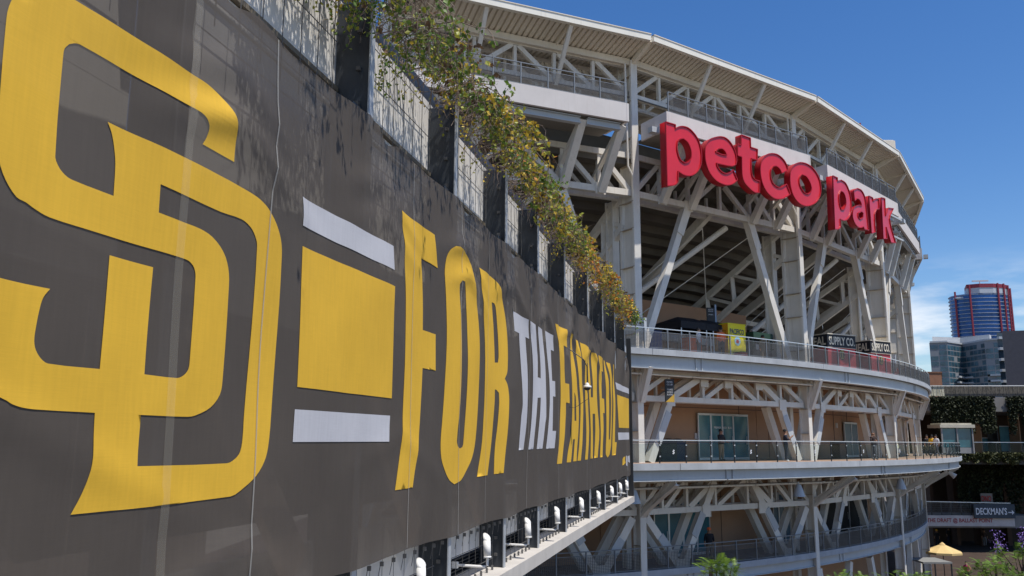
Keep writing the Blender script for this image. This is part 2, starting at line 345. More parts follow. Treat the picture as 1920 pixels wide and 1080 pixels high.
for i in BAYS:
    far = i >= 3
    # roof truss
    truss(i, 18.55, 20.25, -.35, .26, .24, st, rear=not far, rows=(0, -1.3))
    # bowl edge truss
    truss(i, 13.0, 15.05, -.25, .34, .26, st, rear=not far, nodes=[0, .15, .31, .5, .69, .85, 1])
    # deck truss under deck 3 and deck 2
    truss(i, 2.25, 3.60, -.30, .29, .25, st, rear=True, nodes=[0, .17, .36, .53, .69, .84, 1], wide=(1, 4))
    truss(i, -3.40, -1.88, -.30, .29, .23, st, rear=True, nodes=[0, .12, .25, .41, .60, .75, .88, 1], wide=(2, 4))
    # big V braces deck 3 to bowl
    for (a, b, sg) in ((.035, .30, 1), (.915, .68, -1)):
        for dw in (0,):
            beam(G(i + a - (0 if dw == 0 else (b - a) * .10), -.30 + dw * .6, D3), G(i + b, -.30 + dw * .6, 12.95), (.40 if dw == 0 else .30), .38, 'raking_brace', STEEL, st, up=nrm(i + .5))
        beam(G(i + a + (b - a) * .80, -.075, D3 + (12.95 - D3) * .80), G(i + a + (b - a) * .98, -.075, D3 + (12.95 - D3) * .98), .50, .05, 'splice_plate', STEEL, st, up=nrm(i + .5))
    # deck 2 braces
    for (a, b) in ((.06, .17), (.94, .84)):
        for dw in (0, -1.0):
            beam(G(i + a, -.30 + dw, D2), G(i + b, -.30 + dw, 2.15), .42, .36, 'raking_brace', STEEL, st, up=nrm(i + .5))
        beam(G(i + a + (b - a) * .35, -.11, D2 + 1.0), G(i + a + (b - a) * .9, -.11, D2 + 2.55), .42, .04, 'splice_plate', STEEL2, st, up=nrm(i + .5))
    # deck 1 braces (W pattern)
    for (a, b, zb, zt) in ((.205, .03, D1, -3.65), (.205, .40, D1, -2.0), (.835, .62, D1, -2.0), (.835, .97, D1, -3.65)):
        for dw in (0, -1.0):
            beam(G(i + a + (.012 if b > a else -.012), -.28 + dw, zb), G(i + b, -.28 + dw, zt), .40, .34, 'raking_brace', STEEL, st, up=nrm(i + .5))
        if True:
            k0, k1 = (.35, .62)
            beam(G(i + a + (b - a) * k0, -.09, zb + (zt - zb) * k0), G(i + a + (b - a) * k1, -.09, zb + (zt - zb) * k1), .44, .04, 'splice_plate', STEEL2, st, up=nrm(i + .5))
    beam(G(i + .17, -.28, D1 + .2), G(i + .24, -.28, D1 + .2), .45, .4, 'gusset', STEEL, st)
    beam(G(i + .80, -.28, D1 + .2), G(i + .87, -.28, D1 + .2), .45, .4, 'gusset', STEEL, st)
    # lowest storey
    for (a, b) in ((.38, .30), (.62, .70), (.05, .12)):
        beam(G(i + a, -.28, -7.2), G(i + b, -.28, -11), .40, .34, 'raking_brace', STEEL, st, up=nrm(i + .5))
    # legs that carry the balcony
    for f in (.15, .31, .69, .85):
        beam(G(i + f, -.02, 12.8), G(i + f, BWD(i) - .47, 15.75), .40, .34, 'balcony_leg', STEEL, st, up=nrm(i + .5))
        beam(G(i + f, -1.2, 13.3), G(i + f, BWD(i) - .92, 15.5), .22, .2, 'balcony_leg', STEEL, st, up=nrm(i + .5))
    # roof struts
    for f in (.335, .665):
        beam(G(i + f, -.15, 18.3), G(i + f, 1.55, 20.85), .20, .16, 'roof_strut', STEEL, st, up=nrm(i + .5))
    # secondary pipes and rods under the bowl
    beam(G(i + .12, -4.5, 7.2), G(i + .62, -1.2, 12.6), .34, .34, 'pipe_strut', STEEL, st, 'cyl')
    beam(G(i + .02, -5, 6.4), G(i + .98, -6, 6.4), .3, .4, 'floor_girder', STEEL, st)
    beam(G(i + .02, -8.6, 8.9), G(i + .98, -8.6, 8.9), .3, .35, 'floor_girder', STEEL, st)
    for (a, b) in ((.1, .5), (.9, .5), (.3, .8)):
        beam(G(i + a, -6, 6.8), G(i + b, -1.6, 12.4), .06, .06, 'tie_rod', STEEL, st, 'cyl')
# gusset plates where braces meet the chords, service pipes and small fittings under the decks
for i in BAYS[:5]:
    for (f, wo, z) in ((.30, -.055, 12.95), (.685, -.055, 12.95), (.15, -.055, 13.0), (.85, -.055, 13.0), (.5, -.055, 15.0), (.17, -.10, 2.2), (.84, -.10, 2.2), (.5, -.10, 3.3), (.36, -.10, 3.3), (.69, -.10, 3.3), (.345, -.085, -3.5), (.675, -.085, -3.5)):
        beam(G(i + f - .022, wo, z), G(i + f + .022, wo, z), .03, .62, 'gusset_plate', STEEL, st)
    for (zz, wo, rr) in ((3.42, .45, .05), (3.40, .10, .035), (-2.16, 1.4, .06), (-2.14, .9, .035), (18.35, -.1, .04)):
        for k in range(4): beam(G(i + k * .25 + .002, wo, zz), G(i + k * .25 + .248, wo, zz), rr * 2, rr * 2, 'service_pipe', STEEL if rr > .04 else WIRE, st, 'cyl')
    for (f, zz) in ((.28, 3.0), (.78, 3.05), (.3, -2.7), (.8, -2.7)):
        beam(G(i + f, -2.2, zz), G(i + f + .03, -2.2, zz), .5, .14, 'light_fitting', PARAPET, st)
    # brace footings and conduit boxes on the wall
    for (f, z0) in ((.33, D2 + .9), (.55, D2 + 1.2), (.9, D2 + 2.1), (.2, D1 + 1.3), (.62, D1 + 2.0)):
        beam(S(i + f, -3.56, z0), S(i + f, -3.56, z0 + .35), .28, .10, 'wall_box', BLACK if f < .4 else PARAPET, st, up=nrm(i + f))
# radial raker trusses under the seating at each column and at mid bay
for i in [k * .5 for k in range(-2, 11)]:
    whole = abs(i - round(i)) < .1
    U_ = lambda s: (-.9 - s * 10.2, 13.3 - s * 6.1); B_ = lambda s: (-1.0 - s * 9.6, 11.4 - s * 6.2)
    if not whole:
        beam(G(i, *U_(0)), G(i, *U_(1)), .35, .5, 'raker', STEEL, st); continue
    beam(G(i, *U_(0)), G(i, *U_(1)), .32, .36, 'raker', STEEL, st); beam(G(i, *B_(0)), G(i, *B_(1)), .32, .34, 'raker', STEEL, st)
    for k in range(6):
        s = k / 5; beam(G(i, *B_(s)), G(i, *U_(s)), .26, .24, 'raker_post', STEEL, st)
        if k < 5: beam(G(i, *B_(s)), G(i, *U_(s + .2)), .24, .2, 'raker_diagonal', STEEL, st)
# seating steps seen from below
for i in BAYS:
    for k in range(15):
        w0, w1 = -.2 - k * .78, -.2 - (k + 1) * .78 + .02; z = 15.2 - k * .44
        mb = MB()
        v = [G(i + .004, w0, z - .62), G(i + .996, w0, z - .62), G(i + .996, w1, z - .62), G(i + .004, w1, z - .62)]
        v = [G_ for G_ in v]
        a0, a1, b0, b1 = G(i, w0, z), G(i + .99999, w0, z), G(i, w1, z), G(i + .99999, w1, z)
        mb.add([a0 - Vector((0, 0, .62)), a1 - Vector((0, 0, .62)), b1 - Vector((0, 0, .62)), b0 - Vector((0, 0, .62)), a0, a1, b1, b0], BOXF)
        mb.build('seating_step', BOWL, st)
# concourse back walls
def WW(i): return -3.6
def wall_ring(name, t0, t1, wi, z0, z1, m, th=.25): return ring(name, t0, t1, wi - th, wi, z0, z1, m, st, fn=S)
wall_ring('concourse_wall', -.0, 1.3, -6.4, D3, 8.7, TAN); wall_ring('concourse_wall', 1.31, 3.4, -9.4, D3, 7.6, TAN)
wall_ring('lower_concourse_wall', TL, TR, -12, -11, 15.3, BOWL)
for i in range(-1, 5):
    ww = WW(i)
    wall_ring('stucco_wall', i + .002, i + .998, ww, D2, D3 - .25, TAN)
    wall_ring('stucco_wall', i + .002, i + .998, ww, D1, D2 - .25, TAN)
    wall_ring('stucco_wall', i + .002, i + .998, ww, -11, D1 - .25, TAN)
    for (f, z0, z1) in ((.1, D2, D3), (.42, D2 + 3.05, D3), (.86, D2, D3), (.3, D1, D2), (.7, D1, D2)):
        beam(S(i + f, ww + .015, z0 + .05), S(i + f, ww + .015, z1 - .3), .03, .03, 'wall_joint', JOINT, st)
    for z in (D2 + 3.0, D1 + 3.1):
        ring('wall_joint', i + .003, i + .997, ww + .001, ww + .025, z, z + .035, JOINT, st)
# upper rear: roof sheets, gutter, ribs
for i in BAYS:
    mb = MB(); n = 44; fs = []
    for k in range(n):
        for q, h_ in ((0, 0), (.62, 0), (.70, .13), (.92, .13)): fs.append(((k + q) / n, h_))
    fs.append((1, 0)); n = len(fs) - 1
    for f, h_ in fs:
        for wo, z in ((1.55, 20.98), (-.1, 20.55), (-9, 20.9)):
            mb.v.append(tuple(G(i + min(f, .99999), wo, z + h_)))
    for k in range(n):
        for j in (0, 1):
            a = k * 3 + j; mb.f.append((a, a + 3, a + 4, a + 1)); mb.mi.append(0)
    mb.build('roof_sheet', ROOF, st)
    a, b = G(i + .006, 1.68, 21.02), G(i + .994, 1.68, 21.02)
    beam(a, b, .24, .36, 'gutter', mat('cream_gutter', (.80, .77, .68), .5, 0, .05, 1, .4, streak=.25), st)
    beam(a + Vector((0, 0, .17)), b + Vector((0, 0, .17)), .30, .05, 'gutter_lip', ROOF, st)
    beam(G(i + .01, -.12, 20.38), G(i + .99, -.12, 20.34), .26, .34, 'eave_beam', ROOF, st)
    ring('roof_top', i, i + .99999, -9, 1.5, 21.22, 21.3, ROOF, st, n=1, fn=G)
    for f in (.335, .665): beam(G(i + f, 0, 20.52), G(i + f, 1.5, 20.93), .12, .12, 'roof_rib', ROOF, st)
    beam(G(i + .03, -4.5, 20.3), G(i + .97, -4.5, 20.3), .22, .5, 'purlin', ROOF, st)
    for f in (.1, .3, .5, .7, .9): beam(G(i + f, -1.6, 20.3), G(i + f, -8.5, 20.55), .16, .35, 'rafter', ROOF, st)
    # press level wall behind the balcony
    ring('upper_wall', i + .002, i + .998, -5.2, -5, 15.4, 18.2, mat('grey_block_wall', (.13, .12, .11), .9), st, n=1, fn=G)
    # balcony slab, parapet and under beam
    e = i + .665 + .04 if False else i + .79
    ring('balcony_floor', i + .03, i + .85, -.1, BWD(i) - .17, 15.82, 15.98, CONC, st, n=1, fn=G)
    ring('balcony_parapet', i + .03, i + .85, BWD(i) - .168, BWD(i), 15.82, 16.78, PARAPET, st, n=1, fn=G)
    beam(G(i + .025, .3, 16.3), G(i + .025, BWD(i), 16.3), .12, .95, 'parapet_return', PARAPET, st)
    beam(G(i + .855, .3, 16.3), G(i + .855, BWD(i), 16.3), .12, .95, 'parapet_return', PARAPET, st)
    ends = [.03, .15, .31, .69, .85]
    for a, b in zip(ends[:-1], ends[1:]):
        beam(G(i + a + .014, BWD(i) - .37, 15.60), G(i + b - .014, BWD(i) - .37, 15.60), .30, .36, 'balcony_beam', STEEL2, st, 'i')
    beam(G(i - .012, 1.6, 15.95), G(i + .03, 1.6, 15.95), .35, .3, 'balcony_beam', STEEL2, st)
for i in range(-1, 6):
    beam(G(i, -.2, 20.2), G(i, 1.6, 20.98), .20, .30, 'roof_rib', ROOF, st)
    beam(G(i, -.6, 20.3), G(i, -9, 20.7), .3, .5, 'rafter', ROOF, st)
# small equipment on the roof and balconies
def floodlet(P, d, parent, name='small_floodlight'):
    mb = MB(); mb.box(P, (.09, .06, .07), 0, 0); mb.bar(Vector(P) - Vector((0, 0, .2)), P, .03, .03); return mb.build(name, BLACK, parent)
for (x, z) in ((965, 17.15), (1030, 17.15), (1102, 17.15)): floodlet(G(tx(x, .9, z, G), .9, z), 0, st)
# ================================================================== RAILINGS
def unit_mesh_panel(Lp, h, nh, nv, r, m):
    mb = MB()
    for k in range(nh): z = .06 + (h - .12) * k / (nh - 1); mb.bar((0, 0, z), (Lp, 0, z), r, r)
    for k in range(nv): x = Lp * (k + .5) / nv; mb.bar((x, .004, .05), (x, .004, h - .05), r, r)
    return mb.mesh('wire_panel', m)
def frameM(a, b, up=Vector((0, 0, 1))):
    a = Vector(a); b = Vector(b); d = b - a; l = d.length; x = d / l; y = up.cross(x).normalized(); z = x.cross(y)
    return Matrix(((x.x, y.x, z.x, a.x), (x.y, y.y, z.y, a.y), (x.z, y.z, z.z, a.z), (0, 0, 0, 1))), l
def railing(label, t0, t1, wo, z, h, step, fn, kind, group, post_m=RAILM, top_m=RAILP, name='railing', tw=.045, wires=(12, 16, .016)):
    r = empty(name, label, 'railing', (0, 0, 0), group)
    n = max(1, round((t1 - t0) * 13.6 / step)); pm = None
    for k in range(n + 1):
        t = t0 + (t1 - t0) * k / n; p = fn(t, wo, z); pw = .04 if kind == 'glass' else .06; beam(p - Vector((0, 0, .12 if name[0] == 'b' else 0)), p + Vector((0, 0, h)), pw, pw * 1.15, 'post', post_m, r, up=nrm(t))
        if kind == 'glass': 
            for q in (.28, .78): beam(p + Vector((0, 0, h * q)) + nrm(t) * .03, p + Vector((0, 0, h * q + .06)) + nrm(t) * .03, .07, .03, 'clamp', RAILP, r, up=nrm(t))
    for k in range(n):
        a = fn(t0 + (t1 - t0) * k / n, wo, z); b = fn(t0 + (t1 - t0) * (k + 1) / n, wo, z); M, l = frameM(a, b)
        u = Vector((0, 0, 1))
        beam(a + u * (h + .02), b + u * (h + .02), tw, .045, 'handrail', top_m, r)
        if kind == 'wire':
            if pm is None: pm = unit_mesh_panel(l, h * .84, *wires, WIRE)
            link('wire_panel', pm, None, r, M @ Matrix.Diagonal((1, 1, 1, 1)))
            beam(a + u * h * .84, b + u * h * .84, .03, .03, 'rail', post_m, r); beam(a + u * .06, b + u * .06, .03, .03, 'rail', post_m, r)
        if kind == 'glass':
            if pm is None:
                mb = MB(); mb.box((l / 2, 0, h * .47), (l / 2 - .04, .006, h * .40)); pm = mb.mesh('glass_panel', CGLASS)
            link('glass_panel', pm, None, r, M)
            beam(a + u * h * .93, b + u * h * .93, .03, .03, 'rail', post_m, r)
    return r
railing('long mesh railing around the curved top deck above the vertical black sign', -.35, 3.9, W3 - .08, D3 + .04, 1.02, 1.45, S, 'wire', None)
rg = railing('long clear glass railing with white caps around the middle deck', -.3, 3.9, W2 - .1, D2 + .04, 1.04, 1.5, S, 'glass', None, post_m=BLACK)
railing('dark shaded mesh railing around the lowest curved deck', -.95, 3.9, W1 - .1, D1 + .04, 1.05, 1.6, S, 'wire', None, top_m=RAILM)
for i, lab in ((-1, 'mesh railing on the balcony left of the tallest column'), (0, 'mesh railing on the balcony over the five big red letters'),
               (1, 'mesh railing on the balcony over the four smaller-looking red letters'), (2, 'mesh railing on the balcony right of the red letters'), (3, 'mesh railing on the farthest balcony under the roof')):
    railing(lab, i + .035, i + .848, BWD(i) - .09, 16.78, 1.1, 1.42, G, 'wire', None, top_m=RAILM, name='balcony_railing', wires=(15, 20, .015), tw=.06)
# white marks on the glass
whitem = mat('white_vinyl', (.75, .75, .75), .5)
for x in (1262, 1407, 1527, 1618, 1686):
    t = tx(x, W2 - .1, D2 + .5); p = S(t, W2 - .06, D2 + .48); q = tan_(t); mb = MB()
    for dz in (0, .1): mb.bar(p + q * -.05 + Vector((0, 0, dz)), p + q * .05 + Vector((0, 0, dz + .06)), .02, .05)
    mb.bar(p + Vector((0, 0, -.02)), p + Vector((0, 0, .2)), .02, .04); mb.build('glass_emblem', whitem, rg)
# ================================================================== SIGN LETTERS
def sign_letters(i, zoom, glyphs, label, wo=3.25):
    ox, oy, sc = zoom
    sg = empty('rooftop_sign', label, 'sign', G(i + .5, wo - .6, 15.0))
    a = G(i, wo, 0); n = nrm(i + .5); tv = tan_(i + .5); inv = parent_inv(sg)
    for nm, outs in glyphs:
        cu = bpy.data.curves.new('l', 'CURVE'); cu.dimensions = '2D'; cu.fill_mode = 'BOTH'; cu.extrude = .17; cu.bevel_depth = .03; cu.bevel_resolution = 1; cu.offset = -.02
        for pts in outs:
            P = smooth([(ox + x / sc, oy + y / sc) for x, y in pts], 48, 4)
            W = [onp(p.x, p.y, a, n) for p in P]
            s = cu.splines.new('POLY'); s.points.add(len(W) - 1); s.use_cyclic_u = True
            for k, q in enumerate(W): s.points[k].co = ((q - a).dot(tv), q.z, 0, 1)
        o = bpy.data.objects.new('t', cu); COL.objects.link(o); bpy.context.view_layer.update()
        me = bpy.data.meshes.new_from_object(o.evaluated_get(bpy.context.evaluated_depsgraph_get())); bpy.data.objects.remove(o)
        for v in me.vertices:
            c = v.co.copy(); q = a + tv * c.x + n * (c.z - .25); v.co = (q.x, q.y, c.y)
        me.transform(inv); me.materials.clear(); me.materials.append(RED); me.materials.append(REDS); me.update()
        for p in me.polygons:
            nn = p.normal
            p.material_index = 0 if nn.dot(n) > .9 else 1
        lt = link('letter', me, None, sg)
        for pts in outs:     # raised trim lip round the face
            P = smooth([(ox + x / sc, oy + y / sc) for x, y in pts], 48, 3); mb = MB(); W = [onp(p.x, p.y, a, n) for p in P]
            for k in range(len(W)): mb.bar(W[k - 1] - n * .03, W[k] - n * .03, .05, .06, 0, n)
            m_ = mb.mesh('trim', REDS); m_.transform(inv); link('trim', m_, None, lt)
    # mounting rails behind the letters
    for z in (14.0, 15.45):
        beam(G(i + .06, wo - .62, z), G(i + .84, wo - .62, z), .1, .12, 'mounting_rail', STEEL2, sg)
    for f in (.12, .3, .5, .69, .82):
        beam(G(i + f, 1.2, 14.6), G(i + f, wo - .64, 14.6), .1, .1, 'mounting_arm', STEEL2, sg)
Z6 = (1230, 200, 4.909); Z7 = (1530, 200, 3.857)
sign_letters(0, Z6, [
 ('p', [[(92,138),(182,165),(182,203),(208,186),(250,180),(300,195),(350,240),(395,310),(418,400),(422,480),(410,550),(375,605),(320,634),(262,626),(207,592),(205,650),(203,690),(178,718),(108,726)],
        [(222,297),(255,292),(295,325),(325,395),(328,465),(305,508),(270,518),(232,492),(208,440),(196,375),(204,318)]]),
 ('e', [[(555,280),(600,275),(650,290),(700,345),(735,420),(745,490),(738,530),(700,546),(560,518),(575,560),(610,600),(650,615),(690,602),(713,580),(752,672),(722,700),(680,718),(630,715),(560,680),(500,610),(465,520),(455,430),(465,350),(500,300)],
        [(552,412),(575,388),(610,385),(638,408),(655,447),(600,437)]]),
 ('t', [[(787,258),(872,288),(875,372),(937,392),(935,490),(882,475),(880,560),(888,630),(912,668),(957,685),(955,790),(910,785),(860,745),(815,690),(797,620),(793,460),(755,447),(755,342),(789,352)]]),
 ('c', [[(1075,430),(1130,445),(1180,490),(1212,550),(1215,582),(1160,610),(1145,575),(1110,545),(1080,548),(1060,585),(1060,650),(1085,710),(1130,742),(1165,740),(1205,712),(1240,800),(1200,830),(1150,848),(1090,840),(1030,790),(990,720),(968,630),(965,550),(985,480),(1025,440)]]),
 ('o', [[(1330,513),(1400,530),(1460,580),(1505,660),(1520,740),(1515,810),(1485,870),(1430,905),(1380,912),(1320,885),(1270,820),(1245,740),(1237,660),(1245,590),(1275,535)],
        [(1345,622),(1385,640),(1418,690),(1435,745),(1428,785),(1405,805),(1375,795),(1340,750),(1322,700),(1325,650)]]),
], 'big red raised letters reading petco hung below the balcony')
sign_letters(1, Z7, [
 ('p', [[(125,499),(158,514),(158,537),(185,530),(215,550),(240,600),(255,660),(259,720),(250,780),(228,815),(202,822),(179,812),(180,868),(165,884),(140,885)],
        [(180,608),(202,620),(218,665),(219,715),(203,748),(184,742),(173,700),(170,640)]]),
 ('a', [[(275,607),(303,590),(332,605),(355,650),(366,720),(375,800),(384,893),(352,884),(347,866),(322,874),(296,860),(272,812),(268,765),(280,728),(312,712),(334,718),(327,690),(313,668),(297,664),(283,680)],
        [(308,770),(330,757),(344,768),(343,800),(325,815),(309,797)]]),
 ('r', [[(385,645),(413,658),(416,684),(435,665),(456,668),(460,738),(440,742),(428,780),(433,906),(405,915)]]),
 ('k', [[(475,657),(501,664),(507,790),(527,732),(562,737),(535,812),(580,985),(545,980),(512,870),(518,952),(490,955)]]),
], 'big red raised letters reading park at the right end of the stadium name', 2.9)
# ================================================================== DOORS on decks
def wall_door(x0, x1, wo, z0, h, panes, parent, m=DGLASS):
    t0, t1 = tx(x0, wo, z0 + 1), tx(x1, wo, z0 + 1); d = None
    if t1 - t0 < .01: return
    for k in range(panes):
        a = S(t0 + (t1 - t0) * k / panes, wo + .05, z0); b = S(t0 + (t1 - t0) * (k + 1) / panes, wo + .05, z0); M, l = frameM(a, b)
        mb = MB(); mb.box((l / 2, 0, h / 2), (l / 2 - .04, .015, h / 2 - .05)); d = mb.build('glass_door', m, parent, M)
        fr = MB(); fr.box((l / 2, 0, h), (l / 2, .05, .06)); fr.box((.03, 0, h / 2), (.03, .05, h / 2)); fr.box((l - .03, 0, h / 2), (.03, .05, h / 2)); fr.box((l / 2, 0, .08), (l / 2, .045, .07))
        fr.build('door_frame', RAILP, d)
        hb = MB(); hb.bar((l * .85, -.06, .9), (l * .85, -.06, 1.4), .03, .03); hb.build('handle', RAILP, d)
TEAL = mat('teal_door', (.03, .11, .16), .3, 0, .1, 1, .6)
wall_door(1308, 1332, -3.5, D2, 2.65, 1, st); wall_door(1332, 1374, -3.5, D2, 2.65, 2, st); wall_door(1374, 1402, -3.5, D2, 2.65, 1, st)
wall_door(1583, 1607, -3.5, D2, 2.5, 2, st, TEAL)
wall_door(1225, 1330, -3.5, D1, 3.0, 4, st); wall_door(1449, 1480, -3.5, D1, 3.1, 3, st, TEAL); wall_door(1540, 1625, -3.5, D1, 3.4, 4, st, DARK)
t = tx(1338, -3.42, 1); put_text('door_lettering', 'PREMIER  FIELD  BOX', 1.6, .12, S(t, -3.40, .85), tan_(t), (0, 0, 1), whitem, st)
# ================================================================== SCREEN WALL WITH BANNER
A0 = Vector((-1.73, 9.83, 0)); WD = Vector((.2372, .9715, 0)).normalized(); WN = Vector((WD.y, -WD.x, 0))
SMIN, SMAX = -7.6, 29.05
def BW(s, z, off=0): p = A0 + WD * s + WN * off; return Vector((p.x, p.y, EYE + z))
def BP(x, y):
    q = onp(x, y, A0, WN); d = q - A0; return (d.x * WD.x + d.y * WD.y, q.z - EYE)
def disp(s, z):
    v = Vector((s * .5, z * .35, 3.1))
    d = .05 * noise.noise(v) + .018 * noise.noise(Vector((s * 2.3, z * .7, 1)))
    ph = s * .9 + z * 2.4
    top = max(0, min(1, (z - 1.6) / 2.0))
    for (sc, zc, le, dp) in ((-3.0, 3.15, .75, .055), (-2.9, 2.72, .85, .06), (-3.2, 3.5, .5, .04), (.35, 3.15, .8, .05), (.5, 2.75, .7, .04), (3.8, 3.15, .9, .055), (4.1, 2.7, .8, .04), (7.2, 3.1, 1.0, .06), (10.5, 3.0, 1.0, .06), (13.9, 3.1, 1.1, .07), (18, 3.0, 1.2, .07), (-2.6, -.9, 1.2, .03), (-5.2, .2, 1.5, .02), (1.2, .1, 1.5, .015)):
        a = (s - sc) * .85 + (z - zc) * .3; b = (z - zc) + .38 * (s - sc) * (1 if s > sc else -.7)
        d += dp * math.exp(-(a / le) ** 2) * math.exp(-(b / .15) ** 2)
    d += .05 * top * math.sin(s * 3.1 + z * 1.5) * noise.noise(Vector((s * .8, z * .5, 9)))
    if s > 12: d += .06 * top * math.sin(s * 2.0 - z * 2.2)
    return d + .05
POSTS = []
for x, y in ((695, 225), (855, 375), (950, 465), (1010, 515), (1060, 560), (1103, 598)):
    POSTS.append(BP(x, y)[0])
POSTS = [POSTS[0] - 7.2, POSTS[0] - 3.6] + POSTS
stp = 3.55
while POSTS[-1] + stp < SMAX: POSTS.append(POSTS[-1] + stp)
PZT, PZB = 5.5, -2.28
def ztop(s):
    a = max([p for p in POSTS if p <= s] or [POSTS[0]]); f = ((s - a) / 3.5) % 1
    return 3.86 - .10 * sin(pi * f) - .16 * max(0, 1 - abs(f - .12) / .12)
def zbot(s):
    a = max([p for p in POSTS if p <= s] or [POSTS[0]]); f = ((s - a) / 3.5) % 1
    return -1.40 + .05 * sin(pi * f)
sw = empty('screen_wall', 'pale panelled wall with dark steel fins and wire trellis behind the huge banner', 'wall')
FIN = mat('dark_galvanised_fin', (.045, .052, .062), .5, .4, .3, 2.5, .5, streak=.4, streakcol=(.09, .08, .07))
FINE = mat('pale_fin_edge', (.42, .44, .46), .5, .2, .1, 3)
PANEL = mat('white_cement_panel', (.68, .655, .62), .7, 0, .06, 1.2, .3, streak=.25, streakcol=(.45, .4, .34))
FD = .46
for s in POSTS:
    if s < -12: continue
    a = BW(s, PZB, -.02 - FD / 2); b = BW(s, PZT - .1, -.02 - FD / 2)
    f = beam(a, b, .05, FD, 'fin', FIN, sw, up=WN)
    beam(BW(s, PZB, -.012), BW(s, PZT - .1, -.012), .13, .02, 'fin_edge', FINE, sw, up=WN)
    mb = MB()
    for z in (4.5, 4.05, 5.0, -1.75, -2.05):
        c = BW(s - .03, z, -.16); mb.bar(c - WD * .05, c, .05, .05)
    mb.build('bolt', WIRE, sw)
    beam(BW(s - .16, 3.72, -.25), BW(s - .16, 3.98, -.25), .28, .30, 'cleat', FIN, sw, up=WN)
edges = POSTS + [SMAX + .4]
for a, b in zip(edges[:-1], edges[1:]):
    if b < -9.5: continue
    for (z0, z1) in ((4.30, PZT), (2.7, 4.22), (1.2, 2.695)):
        n = 2
        for k in range(n):
            p = BW(a + .04 + (b - a - .06) * k / n + .01, z0, -FD - .06); q = BW(a + .04 + (b - a - .06) * (k + 1) / n - .01, z0, -FD - .06)
            beam(p + Vector((0, 0, (z1 - z0) / 2)), q + Vector((0, 0, (z1 - z0) / 2)), .06, z1 - z0, 'wall_panel', PANEL, sw)
    p = BW(a + .04, 4.26, -FD - .02); q = BW(b - .03, 4.26, -FD - .02); beam(p, q, .10, .06, 'batten', mat('bronze_batten', (.16, .13, .09), .6), sw)
    beam(BW(a + .04, 4.02, -FD - .02), BW(b - .03, 4.02, -FD - .02), .05, .05, 'pipe', STEEL, sw, 'cyl')
    # lower strip
    beam(BW(a + .04, -1.52, -FD - .06), BW(b - .03, -1.52, -FD - .06), .06, .84, 'wall_panel', PANEL, sw)
    beam(BW(a + .04, -2.12, -FD - .16), BW(b - .03, -2.12, -FD - .16), .06, .34, 'louvre_back', DARK, sw)
    for k in range(5): beam(BW(a + .05, -1.99 - k * .06, -FD - .08), BW(b - .04, -1.99 - k * .06, -FD - .08), .08, .012, 'louvre', BLACK, sw)
    beam(BW(a + .01, 1.17, -FD - .20), BW(b - .01, 1.17, -FD - .20), .05, .16, 'transom', DARK, sw)
    # dark glazing and braces behind the see-through banner
    beam(BW(a + .04, .15, -FD - .25), BW(b - .03, .15, -FD - .25), .05, 1.96, 'glazing', mat('brown_dark_glazing', (.05, .035, .03), .25, 0, .5, .4), sw)
    if a < 4: beam(BW(a + .3, 1.6, -FD + .1), BW(a + 2.9, -1.3, -FD + .1), .10, .42, 'inner_brace', mat('brown_inner_brace', (.55, .42, .33), .7), sw)
    # trellis wires
    mb = MB(); nw = 9
    for k in range(1, nw):
        s = a + (b - a) * k / nw; mb.bar(BW(s, 3.7, -.33), BW(s, PZT - .1, -.33), .009, .009); mb.bar(BW(s, -2.26, -.14), BW(s, -1.1, -.14), .006, .006)
        mb.box(BW(s, -2.24, -.14), (.02, .02, .04))
        mb.bar(BW(s + .1, -1.42, -.04), BW(s + .03, -1.62, -.05), .006, .006)
        mb.box(BW(s + .1, -1.45, -.03), (.022, .022, .025))
    for z in (5.2, 4.75, 3.95, 3.6, -1.78, -2.08): mb.bar(BW(a + .03, z, -.34 if z > 0 else -.15), BW(b - .3, z, -.34 if z > 0 else -.15), .009, .009)
    mb.build('trellis_wires', WIRE, sw)
LEDGE = mat('pale_ledge_concrete', (.50, .47, .43), .85, 0, .1, 1.5, .2, streak=.2)
for a, b in zip(edges[:-1], edges[1:]):
    mb = MB(); za, zb = PZB - .26, PZB - .002
    P = [BW(a + .004, 0, -1.2), BW(b - .004, 0, -1.2), BW(b - .004, 0, .16), BW(a + .004, 0, .16)]
    mb.add([Vector((p.x, p.y, EYE + za)) for p in P] + [Vector((p.x, p.y, EYE + zb)) for p in P], BOXF); mb.build('ledge', LEDGE, sw)
beam(BW(SMIN - 3, PZT + .06, -.80), BW(SMAX + .4, PZT + .06, -.80), .60, .10, 'coping', FIN, sw)
beam(BW(SMIN - 3, PZT + .26, -.80), BW(SMAX + .4, PZT + .26, -.80), .35, .30, 'planter', FIN, sw)
beam(BW(SMAX + .08, PZB, .06), BW(SMAX + .08, PZT - .9, .06), .16, .20, 'end_post', BLACK, sw, up=WN)
mb = MB(); mb.add([BW(SMIN - 4, -11, -7), BW(8, -11, -7), BW(8, -11, -12), BW(SMIN - 4, -11, -12), BW(SMIN - 4, PZT - .3, -7), BW(8, PZT - .3, -7), BW(8, PZT - .3, -12), BW(SMIN - 4, PZT - .3, -12)], BOXF)
mb.build('building_base', mat('dark_building_side', (.10, .08, .07), .85), sw)
